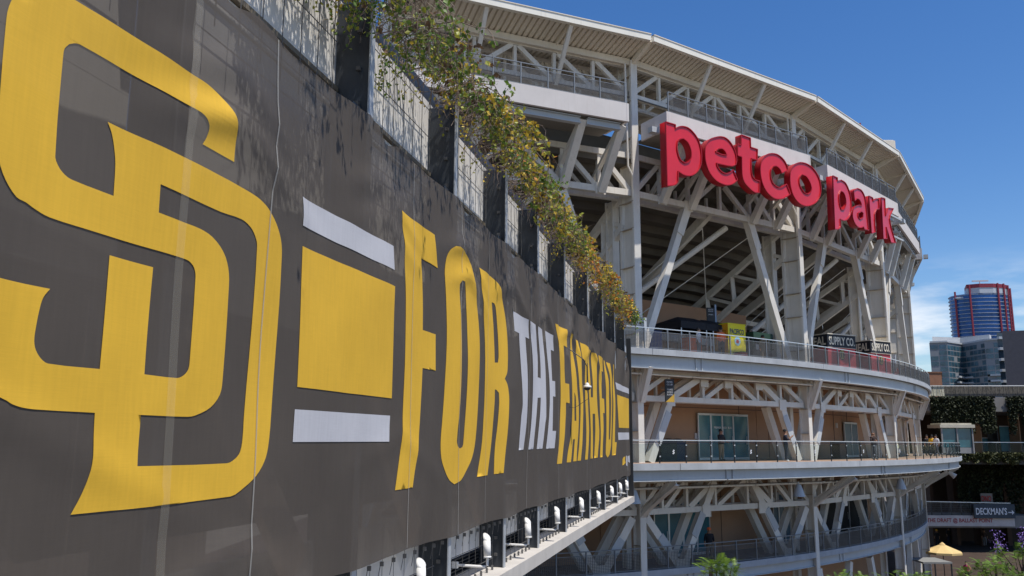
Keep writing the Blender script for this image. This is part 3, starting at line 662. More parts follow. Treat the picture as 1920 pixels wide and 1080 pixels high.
# banner sheet
ban = empty('banner', 'enormous brown mesh banner with yellow interlocked initials and white and yellow slogan', 'banner')
GS = .1
mb = MB(); ns = int(round((SMAX - SMIN) / GS)); rows = [round(-1.2 + GS * k, 4) for k in range(int((3.4 + 1.2) / GS) + 1)]
for i in range(ns + 1):
    s = SMIN + i * GS
    for z in [zbot(s)] + rows + [3.52, ztop(s)]: mb.v.append(tuple(BW(s, z, disp(s, z))))
nr = len(rows) + 3
for i in range(ns):
    for j in range(nr - 1):
        a = i * nr + j; mb.f.append((a, a + nr, a + nr + 1, a + 1)); mb.mi.append(0)
o = mb.build('banner_sheet', BAN, ban)
for p in o.data.polygons: p.use_smooth = True
def flat_print(name, outs, m, lift=.006, sm=True, ang=35):
    loops = []
    for pts in outs:
        P = smooth(pts, ang, 3) if sm else [Vector(p) for p in pts]
        loops.append([Vector((*BP(p.x, p.y), 0)) for p in P])
    tris = tessellate_polygon(loops); fl = [v for l in loops for v in l]
    bm = bmesh.new(); vs = [bm.verts.new(v) for v in fl]
    for t in tris:
        try: bm.faces.new([vs[k] for k in t])
        except ValueError: pass
    smin = min(v.x for v in fl); smax = max(v.x for v in fl); zmin = min(v.y for v in fl); zmax = max(v.y for v in fl)
    k = math.ceil((smin - SMIN) / GS)
    while SMIN + k * GS < smax:
        bmesh.ops.bisect_plane(bm, geom=bm.verts[:] + bm.edges[:] + bm.faces[:], plane_co=(SMIN + k * GS, 0, 0), plane_no=(1, 0, 0), dist=1e-5); k += 1
    k = math.ceil(zmin / GS)
    while k * GS < zmax:
        bmesh.ops.bisect_plane(bm, geom=bm.verts[:] + bm.edges[:] + bm.faces[:], plane_co=(0, k * GS, 0), plane_no=(0, 1, 0), dist=1e-5); k += 1
    for v in bm.verts: s, z = v.co.x, v.co.y; v.co = BW(s, z, disp(s, z) + lift)
    bmesh.ops.recalc_face_normals(bm, faces=bm.faces)
    me = bpy.data.meshes.new(name); bm.to_mesh(me); bm.free(); me.materials.append(m)
    for p in me.polygons: p.use_smooth = True
    return link(name, me, None, ban)
SDo = [(133,0),(350,142.6),(374,159),(396,181.5),(413,207),(422,233),(426.7,263),(426,304.8),(366,271.5),(372,259),(374,242.6),(370,229.6),(361,216.7),(346,205.5),(152,89),(137,82),(124,83.3),(115.6,92),(113,107),(97.4,292.6),(100,305.6),(109,322),(126,337),(206,367.8),(210.4,307.4),(208,274),(203,248),(195.6,229),
 (348,303),(448,355.6),(470,370),(485,385),(494.4,398),(507,420.7),(516.7,450.4),(519,480),(513,617),(500,780),(492.6,840),(485,866),(470,892),(448,914),(422,930.7),(122,964.8),(139,932.6),(150,903),(157.4,869.6),(163,817.8),(166.7,774),(55.6,767.8),(29.6,764),(11,757.8),(0,751),(-30,735),(-58,690),(-68,600),(-72,505),
 (0,524.4),(84.4,542),(72,557.8),(64.8,580),(57.4,617),(54.8,639),(57.4,656),(66.7,672.6),(79.6,681.9),(176,692),(197.4,478.9),(278.9,501.5),(262,702),(322,708.9),(335,704),(344.4,693),(347.4,676),(358.5,520.7),(355.6,502),(346,490),(333,484.4),(159,431.9),(85,407.8),(59,393),(40.7,380),(22,370),(0,337),(-12,300),(-14,250),(2,45),(7,14),(20,-10),(45,-28),(80,-30)]
SDh = [(290.7,346),(403.7,398),(442.6,411.5),(459,426),(467.4,443),(471,461.5),(463,617),(449,780),(446,821),(441,847),(431.5,860),(415,868.5),(242.6,874),(253.7,778),(344,781.5),(361,777.8),(385,764),(402,740),(407,714),(420,535.6),(418.5,502),(409,472.6),(389,445),(366.7,430),(333,417),(288,399)]
flat_print('interlocked_initials', [SDo, SDh], YEL)
bars = [('white_bar', [(560.4,369),(726.7,462),(728,506.7),(560.4,423)], WHI), ('yellow_block', [(561,461.5),(729,537.4),(724,747),(548.5,725.5)], YEL), ('white_bar', [(543.7,767.4),(721,779.4),(718,828),(538.6,828.6)], WHI),
 ('white_bar', [(1151.7,716.7),(1176,729),(1176.7,739),(1153,729.6)], WHI), ('yellow_block', [(1153.8,739.8),(1176.6,748),(1177,802.7),(1156.6,802)], YEL), ('white_bar', [(1155,811),(1177,811),(1177.4,824),(1155.7,825)], WHI),
 ('small_emblem', [(1166,861),(1167.5,857),(1170.5,856),(1170,862),(1171,868),(1168,871),(1166,873)], YEL), ('small_emblem', [(1172,854),(1174,856),(1174,862),(1173,874),(1171.7,872)], WHI), ('small_emblem', [(1175,855),(1177.6,854),(1177.7,868),(1175.3,866)], WHI)]
for nm, p, m in bars: flat_print(nm, [p], m, sm=False)
GL = [
 (YEL, [[(743,395),(807,440.8),(813,503),(782,485),(786,560),(786.7,619),(811,627),(811,695),(786.7,690),(784,740),(777.5,823),(766.7,914),(731,919),(741.7,840),(748,740),(751.7,660),(752.5,560),(749,480)]]),
 (YEL, [[(846,461.7),(836.7,467.5),(830,478),(826.7,493),(825,513),(828,560),(830.5,643),(828,740),(825,790),(822,831.7),(823,860),(829,883),(836.7,900),(846.7,908),(858,900),(871.7,876.7),(882.5,848),(887.5,815),(891.7,748),(893,676.7),(891.7,626.7),(887,560),(880,518),(870,486.7),(860,470),(853,463)],
        [(854,533),(857.5,526),(862.5,528),(866,543),(867,560),(869,626.7),(870,676.7),(868,756.7),(863,831.7),(861,838),(856,841),(852.5,836.7),(851,826.7),(856,756.7),(858,660),(857.5,610),(855,560)]]),
 (YEL, [[(891,501.7),(915,518),(923,526.7),(931.7,538),(936.7,551.7),(942.5,583),(946,615),(948,653),(947.5,686.7),(946,700),(942,710),(946,720),(948,733),(948.7,750),(946,798),(942.5,840),(939,886.7),(922,889),(924,840),(928,795),(931,756.7),(931,736.7),(926.7,731),(923.7,730),(923,756.7),(918,815),(909,891),(889.5,894),(896.7,840),(901,790),(904,740),(904,643),(897.5,560)],
        [(917.5,566.7),(921.7,569),(924,576.7),(929,626.7),(931,666.7),(929.7,680),(923.7,680),(922.5,643),(919.7,593)]]),
 (WHI, [[(959,583.6),(982.6,599.8),(986,635.6),(980,632),(984.5,712),(983,781.5),(977,843),(966.7,844),(971,780),(973.6,758),(971.8,689),(969,625),(961,620.6)]]),
 (WHI, [[(985.6,602),(996.8,609),(1003.5,665.7),(1004,707.4),(1009,709.7),(1008.8,679.6),(1002.5,612),(1012.7,618),(1018.5,700.5),(1018.5,781.5),(1016.7,794),(1013,841),(1003.5,842),(1007.6,780),(1008.8,745.6),(1004,745.6),(1001.9,793),(998,842),(987.8,842.8),(993,780),(995,735),(992.6,665.7)]]),
 (WHI, [[(1018,620),(1031.5,629),(1034,658.8),(1028.5,656),(1030,714),(1036,714.8),(1036,744),(1030.8,743),(1029.4,807.8),(1036.8,808),(1034,840.4),(1019,841),(1023.6,780),(1025,712)]]),
 (YEL, [[(1037,606.7),(1057.5,617.8),(1060,651.8),(1052,647.6),(1056,718.5),(1062.6,720),(1063,756),(1057.5,755.5),(1057,782),(1049,869),(1039,870),(1043.6,832),(1048,761.5),(1047,701),(1043,652.5)]]),
 (YEL, [[(1063,623),(1068.6,627.5),(1078,729),(1080.6,753.6),(1081,793),(1077,864.6),(1071,865),(1074,824),(1071,824),(1065.6,866.6),(1058,867),(1066,808.7),(1068,761.5),(1066.5,673)],
        [(1072,735),(1074.5,745),(1076,789),(1073.5,789)]]),
 (YEL, [[(1075,635),(1081.5,639),(1088.7,729),(1090,753.6),(1089,808.7),(1085.8,863.5),(1079,863.8),(1083.7,808.7),(1084,753.6)]]),
 (YEL, [[(1084.6,641.7),(1099,651),(1099.6,681.7),(1097,681),(1097.4,715),(1098.7,753.6),(1100.7,808.7),(1098.7,861.4),(1093,862),(1096,808.7),(1094,745.7),(1092,676),(1087,674)]]),
 (YEL, [[(1100.4,654.6),(1103,658),(1103.6,719),(1104,745),(1108,745),(1107.4,715),(1107,660.6),(1113.7,663.6),(1115.8,715),(1116,745.7),(1120,808.7),(1117.6,857.8),(1111.6,858.8),(1112.9,808.7),(1111.8,775.6),(1108,775.6),(1108.5,824),(1107.4,859.4),(1103,859.9),(1103.8,808.7),(1101,745.7),(1100.2,715)]]),
 (YEL, [[(1118,666),(1127.6,672),(1129,697),(1126,695.6),(1125.8,729),(1126,746.5),(1130,748),(1131.2,774.9),(1128,774),(1128.6,808.7),(1126,856.7),(1121.5,857.8),(1123,808.7),(1121.5,753.6),(1120,715)]]),
 (YEL, [[(1130.5,674.7),(1132.8,676.8),(1136.7,715),(1138,753.6),(1138.8,824),(1141,824),(1141.6,753.6),(1139.7,715),(1135,679),(1140,681.7),(1143,722),(1144.6,769),(1144,832),(1141,852.8),(1136.8,857.8),(1133.6,849.6),(1134.4,808.7),(1133,745.7),(1132,701)]]),
 (YEL, [[(1143,683),(1146.4,685),(1149,729),(1150.6,761.5),(1150.6,829),(1153,829),(1152,852.8),(1145.5,854),(1146.7,808.7),(1146.4,761.5)]]),
]
for m, outs in GL: flat_print('letter', outs, m, ang=28)
for (x0, y0, x1, y1, wd) in ((505, 200, 457, 1060, .022), (768, 380, 757, 990, .018), (858, 470, 852, 1000, .02), (912, 500, 903, 960, .012), (990, 570, 984, 955, .02), (1046, 600, 1040, 930, .02), (1100, 650, 1096, 905, .02), (352, 60, 290, 1078, .10)):
    a = BP(x0, y0); b = BP(x1, y1); s0 = (a[0] + b[0]) / 2; mb = MB(); n = 24
    for k in range(n + 1):
        z = zbot(s0) + .02 + (ztop(s0) - zbot(s0) - .04) * k / n; s_ = a[0] + (b[0] - a[0]) * (a[1] - z) / (a[1] - b[1])
        s_ = s0 + (s_ - s0) * .7
        for q in (-wd / 2, wd / 2): mb.v.append(tuple(BW(s_ + q, z, disp(s_, z) + .012)))
    for k in range(n): mb.f.append((2 * k, 2 * k + 1, 2 * k + 3, 2 * k + 2)); mb.mi.append(0)
    mb.build('seam_and_pipe_strip', SEAM if wd < .05 else mesh_fabric('pale_pipe_overlay', (.80, .76, .62), .07), ban)  # the wide strip is an added pale tint imitating the brighter pipe band
# floodlights under the banner
WHT = mat('white_lamp_housing', (.78, .77, .74), .4, 0, .04, 3)
def ledge_lamp(s, label):
    e = empty('floodlight', label, 'floodlight', BW(s, -2.0, .05), 'white can floodlights under the banner'); inv = parent_inv(e)
    mb = MB(); p = BW(s, -1.86, .17); q = BW(s + .02, -1.60, .15); mb.tube([p, q], .062, 14); mb.tube([p - (q - p) * .08, p + (q - p) * .02], .066, 14); bb = len(mb.v); nq = 14
    for rr_, up_ in ((.0625, 0), (.0625, 1), (.0, 1)):
        for j in range(nq):
            a_ = 2 * pi * j / nq; ex = (WN * cos(a_) + WD * sin(a_)) * rr_; mb.v.append(tuple(q + ex + Vector((0, 0, .004 + up_ * (.055 - cos(a_ + .6) * .055 * (rr_ > 0))))))
    for kk in (0, 1):
        for j in range(nq): a_ = bb + kk * nq + j; c_ = bb + kk * nq + (j + 1) % nq; mb.f.append((a_, c_, c_ + nq, a_ + nq)); mb.mi.append(0); me = mb.mesh('lamp_can', WHT); me.transform(inv)
    for f in me.polygons: f.use_smooth = len(f.vertices) == 4
    link('lamp_can', me, None, e)
    mb = MB(); mb.tube([p + Vector((0, 0, -.02)), BW(s, -2.0, .165), BW(s - .02, -2.02, .13), BW(s - .02, -2.01, -.36)], .022, 8); me = mb.mesh('arm', WHT); me.transform(inv); link('arm', me, None, e)
    mb = MB(); mb.box(BW(s - .02, -2.01, -.38), (.03, .05, .05), 0, atan2(WD.y, WD.x)); me = mb.mesh('mount', WHT); me.transform(inv); link('mount', me, None, e)
lx = [(788, 'nearest white can floodlight, cut by the bottom edge of the photo'), (912, 'second nearest white can floodlight below the letters of the banner'), (989, 'third white can floodlight along the ledge, counted from the camera'),
      (1044, 'fourth white can floodlight along the ledge'), (1090, 'fifth white can floodlight along the ledge'), (1122, 'sixth white can floodlight, just left of the three at the far end'),
      (1147, 'third white can floodlight from the far end of the ledge'), (1163, 'white can floodlight second from the end of the ledge'), (1175, 'farthest white can floodlight beside the end post')]
for x, lab in lx:
    lo_, hi_ = 0., 29.5
    for _ in range(40):
        s = (lo_ + hi_) / 2
        if px_of(BW(s, -1.7, .15)) < x: lo_ = s
        else: hi_ = s
    ledge_lamp(s, lab)
# dome camera on a drop pole in front of the banner
ps = BP(1101, 726)[0]; base = BW(ps - 5.5, 0, .0); Yc = base.y
cp = onp(1101, 726, A0 + WN * .55, WN); e = empty('security_camera', 'white dome security camera hanging on a thin dark arm before the banner', 'camera', cp); 
mb = MB(); prof = [(.02, .12), (.05, .10), (.06, .05), (.11, .035), (.115, 0), (.09, -.01)]
def lathe(mb, prof, n=16, c=(0, 0, 0), mi=0):
    b = len(mb.v)
    for r, z in prof:
        for j in range(n): a = 2 * pi * j / n; mb.v.append((c[0] + r * cos(a), c[1] + r * sin(a), c[2] + z))
    for i in range(len(prof) - 1):
        for j in range(n): a = b + i * n + j; q = b + i * n + (j + 1) % n; mb.f.append((a, q, q + n, a + n)); mb.mi.append(mi)
lathe(mb, prof); mb.build('housing', WHT, e)
mb = MB(); lathe(mb, [(.088, -.01), (.085, -.04), (.06, -.075), (.0, -.09)]); mb.build('dome', BLACK, e)
wp = BW((cp.y - A0.y) / WD.y, 0, 0); mb = MB(); rx = wp.x - cp.x
mb.tube([(0, 0, .12), (0, 0, .55), (-.1, 0, .75), (rx, 0.1, 1.1)], .014, 6); mb.tube([(0, 0, -.09), (.03, 0, -.3), (rx * .6, 0, -.55), (rx, .1, -.5)], .006, 5); mb.build('arm', BLACK, e)
# ================================================================== VINES
LEAFM = [mat('vine_leaf_green', (.12, .20, .03), .5, 0, .3, 6), mat('vine_leaf_olive', (.33, .34, .045), .5, 0, .25, 6), mat('vine_leaf_yellow', (.62, .43, .05), .5, 0, .25, 6), mat('vine_leaf_orange', (.58, .22, .03), .5, 0, .25, 6), mat('vine_leaf_brown', (.14, .08, .04), .6, 0, .25, 6)]
def translucent(m_, k=.30):
    t = m_.node_tree; b = t.nodes['Principled BSDF']; o = t.nodes['Material Output']; tl = t.nodes.new('ShaderNodeBsdfTranslucent'); mn = t.nodes.new('ShaderNodeMixShader'); mn.inputs[0].default_value = k
    t.links.new(b.inputs['Base Color'].links[0].from_socket, tl.inputs[0]); t.links.new(b.outputs[0], mn.inputs[1]); t.links.new(tl.outputs[0], mn.inputs[2]); t.links.new(mn.outputs[0], o.inputs[0])
for m_ in LEAFM: translucent(m_)
TWIG = mat('grey_brown_vine_stem', (.20, .15, .12), .8, 0, .3, 8)
def leaf(mb, p, size, mi, dr=None):
    d = dr or Vector((U(-1, 1), U(-1, 1), U(-1.2, .5))).normalized(); u = d.cross(Vector((U(-1, 1), U(-1, 1), U(-1, 1)))).normalized()
    nn = d.cross(u); w_ = size * .36
    mb.add([p, p + d * size * .45 + u * w_ + nn * size * .06, p + d * size, p + d * size * .45 - u * w_ + nn * size * .06], [(0, 1, 2, 3)], mi)
vine = empty('climbing_vine', 'tangled autumn vine with green and orange leaves spilling over the wall top', 'vine')
lm = MB(); tm = MB()
def vine_h(s): return .55 + .5 * noise.noise(Vector((s * .45, 2, 5))) + .30 * noise.noise(Vector((s * 1.7, 7, 1)))
nst = 0
s = -2.2
while s < 28.3:
    dens = 1.0; near = max(.6, min(2.2, (9.8 + s) / 9))
    s += .023 * near
    for rep in range(1):
        # a trailing stem starting in the planter, arcing outward and down
        hh = vine_h(s) * 1.35; clump = .62 + .75 * noise.noise(Vector((s * .55 + 3, 8, 2))) + .5 * noise.noise(Vector((s * 1.9, 5, 2)))
        if R_() > clump + .10 and s > -1: continue
        out = (U(.25, 1.35) if s < 9 else U(.15, .95)) * (.75 + .5 * noise.noise(Vector((s * .6, 0, 0)))); drop = U(-.1, .75) * (1.0 if R_() < .9 else 1.7)
        p0 = BW(s, PZT + U(.0, .3), U(-.6, .1)); p1 = BW(s + U(-.25, .3), PZT + U(.1, .55) * (.6 + hh), out * .5); p2 = BW(s + U(-.5, .6), PZT + .1 + .3 * hh - drop * .5, out); p3 = BW(s + U(-.6, .7), PZT - drop * .8, out * U(.5, 1.1))
        pts = []
        nseg = 9
        for k in range(nseg + 1):
            t = k / nseg; a = p0 * (1 - t) ** 3 + p1 * 3 * t * (1 - t) ** 2 + p2 * 3 * t * t * (1 - t) + p3 * t ** 3
            pts.append(a + Vector((U(-1, 1), U(-1, 1), U(-1, 1))) * .035)
        thick = R_() < .3
        tm.tube(pts, [(.011 if thick else .005) * (1 - .6 * k / nseg) * (near ** .3) for k in range(nseg + 1)], 4)
        hue = -.17 + noise.noise(Vector((s * .35, 3.3, 1.2))) + U(-.35, .35)
        nl = int(U(10, 26) * max(.35, min(1.2, clump + .3)))
        for k in range(nl):
            t = U(.15, 1); i0 = min(nseg - 1, int(t * nseg)); f = t * nseg - i0; q = pts[i0].lerp(pts[i0 + 1], f)
            q = q + Vector((U(-1, 1), U(-1, 1), U(-1, 1))) * .09
            hv = hue + (q - pts[0]).length * .28 - .12
            mi = 0 if hv < -.10 else 1 if hv < .16 else 2 if hv < .44 else 3 if hv < .66 else 2
            if R_() < .16: mi = 4
            leaf(lm, q, U(.05, .105) * near ** .45, mi)
            if R_() < .45: leaf(lm, q, U(.045, .09) * near ** .45, mi)
# bare twigs hanging under the mass, and a few sprays near the camera
for k in range(1400):
    s = -2 + 30 * R_() ** 1.25; p = BW(s, PZT - U(-.2, .25), U(-.3, .55)); pts = [p]; d = Vector((U(-.6, .6), U(-.6, .6), U(-1, .2))).normalized()
    for j in range(6): d = (d + Vector((U(-.5, .5), U(-.5, .5), U(-.6, .25)))).normalized(); pts.append(pts[-1] + d * U(.05, .12))
    tm.tube(pts, [.006 * (1 - .12 * j) for j in range(7)], 4)
    if R_() < .35:
        for q in pts[3:]: leaf(lm, q, U(.05, .08), 1 if R_() < .6 else 2)
for (sx_, zt_) in ((-2.0, 5.2), (-1.35, 5.35), (-.6, 5.2), (.9, 5.2)):
    for k in range(16):
        p = BW(sx_ + U(-.25, .25), zt_ + U(0, .3), U(-.3, .25)); pts = [p]; d = Vector((U(-.4, .4), U(-.4, .4), -1)).normalized()
        for j in range(7): d = (d + Vector((U(-.5, .5), U(-.5, .5), U(-.5, .1)))).normalized(); pts.append(pts[-1] + d * .09)
        tm.tube(pts, .004, 4)
        for q in pts:
            for _ in range(3): leaf(lm, q + Vector((U(-1, 1), U(-1, 1), U(-1, 1))) * .04, U(.04, .075), 0 if R_() < .6 else 1)
vl = lm.build('leaves', LEAFM, vine); vl['kind'] = 'stuff'
vs_ = tm.build('stems', TWIG, vine); vs_['kind'] = 'stuff'
# ================================================================== PEOPLE
SKIN = mat('brown_skin', (.28, .15, .09), .6); SKIN2 = mat('light_skin', (.50, .31, .22), .6)
HAIR = mat('black_hair', (.012, .01, .009), .6)
def cloth(n, c): return mat(n, c, .85, 0, .1, 5)
def person(label, loc, face, shirt, pants, skin=SKIN, h=1.75, pose='stand', shoes=BLACK, cap=None, bald=False, group=None):
    e = empty('person', label, 'person', loc, group, rz=face)
    V = []; Eg = []; Rr = []
    def v(p, r): V.append(p); Rr.append(r); return len(V) - 1
    def c(a, b): Eg.append((a, b))
    # faces -Y locally
    pel = v((0, 0, .96), (.155, .115)); wa = v((0, .0, 1.12), (.15, .105)); ch = v((0, -.005, 1.32), (.175, .12)); ck = v((0, 0, 1.46), (.12, .085)); nk = v((0, -.01, 1.53), (.055, .055)); hd = v((0, -.02, 1.64), (.085, .10)); tp = v((0, -.015, 1.72), (.07, .085))
    for a, b in ((pel, wa), (wa, ch), (ch, ck), (ck, nk), (nk, hd), (hd, tp)): c(a, b)
    st_ = .11 if pose != 'walk' else .1
    for sgn in (-1, 1):
        dy = (.0 if pose != 'walk' else sgn * .22)
        hp = v((sgn * .09, 0, .90), (.105, .105)); kn = v((sgn * st_, -dy * .4 - .01, .50), (.068, .072)); an = v((sgn * (st_ + .02), dy * .6 + .02, .09), (.045, .05)); to = v((sgn * (st_ + .05), dy * .6 - .15, .045), (.045, .035))
        c(pel, hp); c(hp, kn); c(kn, an); c(an, to)
        sh = v((sgn * .185, 0, 1.42), (.068, .068)); c(ck, sh)
        if pose == 'phone':
            el = v((sgn * .25, -.12, 1.20), (.048, .048)); wr = v((sgn * .12, -.36, 1.40), (.033, .033)); ha = v((sgn * .06, -.42, 1.46), (.04, .03))
        elif pose == 'fold':
            el = v((sgn * .27, -.08, 1.16), (.052, .052)); wr = v((sgn * -.02, -.24, 1.20 + sgn * .03), (.036, .036)); ha = v((sgn * -.10, -.22, 1.22 + sgn * .03), (.04, .03))
        elif pose == 'lean':
            el = v((sgn * .26, -.10, 1.16), (.05, .05)); wr = v((sgn * .22, -.34, 1.06), (.035, .035)); ha = v((sgn * .20, -.42, 1.04), (.04, .028))
        elif pose == 'hip' and sgn > 0:
            el = v((.34, .02, 1.18), (.05, .05)); wr = v((.20, -.10, 1.02), (.035, .035)); ha = v((.17, -.14, 1.0), (.04, .03))
        else:
            el = v((sgn * .25, .02, 1.14), (.048, .048)); wr = v((sgn * .26, -.06, .90), (.033, .033)); ha = v((sgn * .26, -.08, .81), (.04, .028))
        c(sh, el); c(el, wr); c(wr, ha)
    me = bpy.data.meshes.new('body'); me.from_pydata(V, Eg, []); o = bpy.data.objects.new('body', me); COL.objects.link(o)
    Rr = [(a * 1.22, b * 1.22) for a, b in Rr]; m = o.modifiers.new('s', 'SKIN'); me.skin_vertices[0].data[0].use_root = True
    for k, r in enumerate(Rr): me.skin_vertices[0].data[k].radius = r
    o.modifiers.new('d', 'SUBSURF').levels = 1
    bpy.context.view_layer.update(); m2 = bpy.data.meshes.new_from_object(o.evaluated_get(bpy.context.evaluated_depsgraph_get())); bpy.data.objects.remove(o)
    m2.name = 'body'; m2.materials.clear()
    for q in (skin, shirt, pants, shoes, HAIR): m2.materials.append(q)
    for f in m2.polygons:
        f.use_smooth = True; x, y, z = f.center
        arm = abs(x) > .21 or y < -.17
        if z < .10: i_ = 3
        elif z < .98 and not (arm and z > .78): i_ = 2
        elif z < 1.50: i_ = 1 if not (arm and (y < -.2 or z < 1.1)) else 0
        else: i_ = 4 if (z > 1.64 and (y > -.02 or z > 1.75) and not bald) else 0
        f.material_index = i_
    sc = h / 1.8; m2.transform(Matrix.Diagonal((sc, sc, sc, 1))); b = link('body', m2, None, e)
    fm = MB(); fm.box((0, -.125, 1.655), (.012, .018, .022), 0)
    for sx_ in (-1, 1): fm.box((sx_ * .088, .0, 1.65), (.012, .02, .03), 0)
    mm = fm.mesh('face_features', skin); mm.transform(Matrix.Diagonal((sc, sc, sc, 1))); link('face_features', mm, None, e)
    if not bald and cap is None:
        mb = MB(); lathe(mb, [(.105, 1.67), (.108, 1.72), (.09, 1.78), (.05, 1.81), (0, 1.82)], 12, (0, .012, 0)); mm = mb.mesh('hair', HAIR); mm.transform(Matrix.Diagonal((sc, sc, sc, 1))); link('hair', mm, None, e)
    if cap is not None:
        mb = MB(); lathe(mb, [(.112, 1.70), (.11, 1.76), (.08, 1.82), (0, 1.84)], 12, (0, 0, 0)); mb.box((0, -.15, 1.71), (.075, .07, .008)); mm = mb.mesh('cap', cap); mm.transform(Matrix.Diagonal((sc, sc, sc, 1))); link('cap', mm, None, e)
    if pose == 'phone':
        mb = MB(); mb.box((0, -.46, 1.50), (.04, .006, .075)); mm = mb.mesh('phone', BLACK); mm.transform(Matrix.Diagonal((sc, sc, sc, 1)))
        o = link('phone', mm, None, None); o.location = e.location; o.rotation_euler = e.rotation_euler
        tag(o, 'dark phone held up by the man filming on the middle deck', 'phone')
    return e
def on_deck(x, wo, z): return S(tx(x, wo, z + 1), wo, z)
BLK = cloth('black_shirt_cloth', (.02, .02, .024)); KHA = cloth('khaki_trousers', (.22, .17, .11)); GRY = cloth('grey_trousers', (.17, .17, .18)); NAV = cloth('navy_trousers', (.02, .024, .04)); ORG = cloth('orange_shirt', (.85, .17, .05)); YSH = cloth('yellow_shirt', (.75, .42, .02)); WSH = cloth('white_shirt', (.6, .6, .62)); DBR = cloth('dark_brown_shirt', (.05, .03, .025)); PNK = cloth('magenta_top', (.55, .03, .16))
person('man in black shirt and khakis before the glass doors on the middle deck', on_deck(1352, -1.4, D2), radians(40), BLK, KHA, pose='lean')
person('man in navy jacket and dark trousers filming with a raised phone', on_deck(1473, 1.3, D2), radians(75), NAV, NAV, pose='phone', shoes=WHT)
person('bald man in black shirt with folded arms beside the teal door', on_deck(1638, 1.2, D2), radians(20), DBR, GRY, pose='fold', bald=True)
person('person in yellow shirt near the far end of the middle deck', on_deck(1771, .9, D2), radians(150), YSH, BLK, pose='stand')
person('person in white shirt left of the yellow shirt on the middle deck', on_deck(1757, 1.2, D2), radians(-60), WSH, GRY, pose='walk')
person('person in dark shirt just right of the yellow shirt', on_deck(1781, .5, D2), radians(10), BLK, BLK)
person('worker in bright orange shirt at the top deck railing by the yellow kiosk', on_deck(1352, -.6, D3), radians(200), ORG, BLK, pose='stand', h=1.8)
person('person in khaki clothes behind the top deck railing right of the yellow kiosk', on_deck(1431, -1.2, D3), radians(20), KHA, KHA)
person('person in white shirt behind the railing under the black canopy tents', on_deck(1310, -1.4, D3), radians(60), WSH, GRY)
person('person in red shirt beside the red booths on the top deck', on_deck(1679, -1.2, D3), radians(0), cloth('red_shirt', (.5, .03, .03)), BLK)
person('person in orange cap and dark shirt on the lowest deck', on_deck(1330, -1.0, D1), radians(0), BLK, KHA, cap=ORG)
# ================================================================== DECK 3 KIOSKS
def oriented(name, label, cat, t, wo, z, group=None):
    p = S(t, wo, z); e = empty(name, label, cat, p, group, rz=atan2(tan_(t).y, tan_(t).x)); return e   # local x along the deck, -y outward
BKT = mat('black_tent_fabric', (.012, .013, .018), .7); ORANGE = mat('orange_counter_cloth', (.75, .13, .03), .7)
def tent(x, label):
    e = oriented('canopy_tent', label, 'canopy tent', tx(x, -3.4, D3 + 1), -3.4, D3, 'black canopy tents on the top deck'); mb = MB()
    W, D = 1.35, 1.1
    v = [(-W, -D, 2.25), (W, -D, 2.25), (W, D, 2.25), (-W, D, 2.25), (-W, -D, 1.85), (W, -D, 1.85), (W, D, 1.85), (-W, D, 1.85), (-.7, -.2, 2.62), (.7, -.2, 2.62)]
    mb.add(v, [(4, 5, 1, 0), (5, 6, 2, 1), (6, 7, 3, 2), (7, 4, 0, 3), (0, 1, 9, 8), (1, 2, 9), (2, 3, 8, 9), (3, 0, 8)]); mb.build('canopy', BKT, e)
    for a, b in ((-W, -D), (W, -D), (W, D), (-W, D)): mb = MB(); mb.bar((a * .97, b * .97, 0), (a * .97, b * .97, 2.0), .05, .05); mb.build('leg', RAILP, e)
tent(1283, 'left one of the two black canopy tents behind the top railing'); tent(1327, 'right one of the two black canopy tents, just left of the yellow kiosk')
e = oriented('counter', 'counter with bright orange front under the black tents', 'counter', tx(1296, -3.0, D3 + 1), -3.0, D3); mb = MB(); mb.box((0, 0, .95), (.55, .3, .45)); mb.build('front', ORANGE, e); mb = MB(); mb.box((0, 0, 1.42), (.6, .36, .02)); mb.build('top', WHT, e)
# yellow kiosk with its corner to the camera
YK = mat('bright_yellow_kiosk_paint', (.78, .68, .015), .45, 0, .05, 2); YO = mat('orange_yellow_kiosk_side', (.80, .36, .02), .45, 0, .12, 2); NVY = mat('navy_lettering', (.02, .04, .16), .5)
tk = tx(1368, -2.4, D3 + 1); p = S(tk, -2.4, D3); e = empty('beer_kiosk', 'bright yellow kiosk with dark blue lettering and round emblem', 'kiosk', p, None, radians(34))
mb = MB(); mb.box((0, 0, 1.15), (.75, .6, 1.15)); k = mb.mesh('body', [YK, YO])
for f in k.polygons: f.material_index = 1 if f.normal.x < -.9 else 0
link('body', k, None, e); mb = MB(); mb.box((0, 0, 2.33), (.78, .63, .03)); mb.build('top', YK, e)
put_text('lettering', 'PACIFICO', 1.2, .32, (-.60, -.605, 1.72), (1, 0, 0), (0, 0, 1), NVY, e, bold=.02)
put_text('lettering', 'PACIFICO', .9, .24, (-.755, .45, 1.72), (0, -1, 0), (0, 0, 1), mat('brown_red_lettering', (.45, .08, .02), .5), e, bold=.02)
mb = MB(); mb.v = [(.02 + .26 * cos(a), -.612, 1.32 + .26 * sin(a)) for a in [2 * pi * k / 24 for k in range(24)]]; mb.f = [tuple(range(24))]; mb.mi = [0]; mb.build('emblem', mat('pale_blue_emblem', (.35, .6, .75), .5), e)
mb = MB(); mb.v = [(.02 + .12 * cos(a), -.618, 1.30 + .12 * sin(a)) for a in [2 * pi * k / 16 for k in range(16)]]; mb.f = [tuple(range(16))]; mb.mi = [0]; mb.build('emblem', mat('red_emblem', (.5, .05, .05), .5), e)
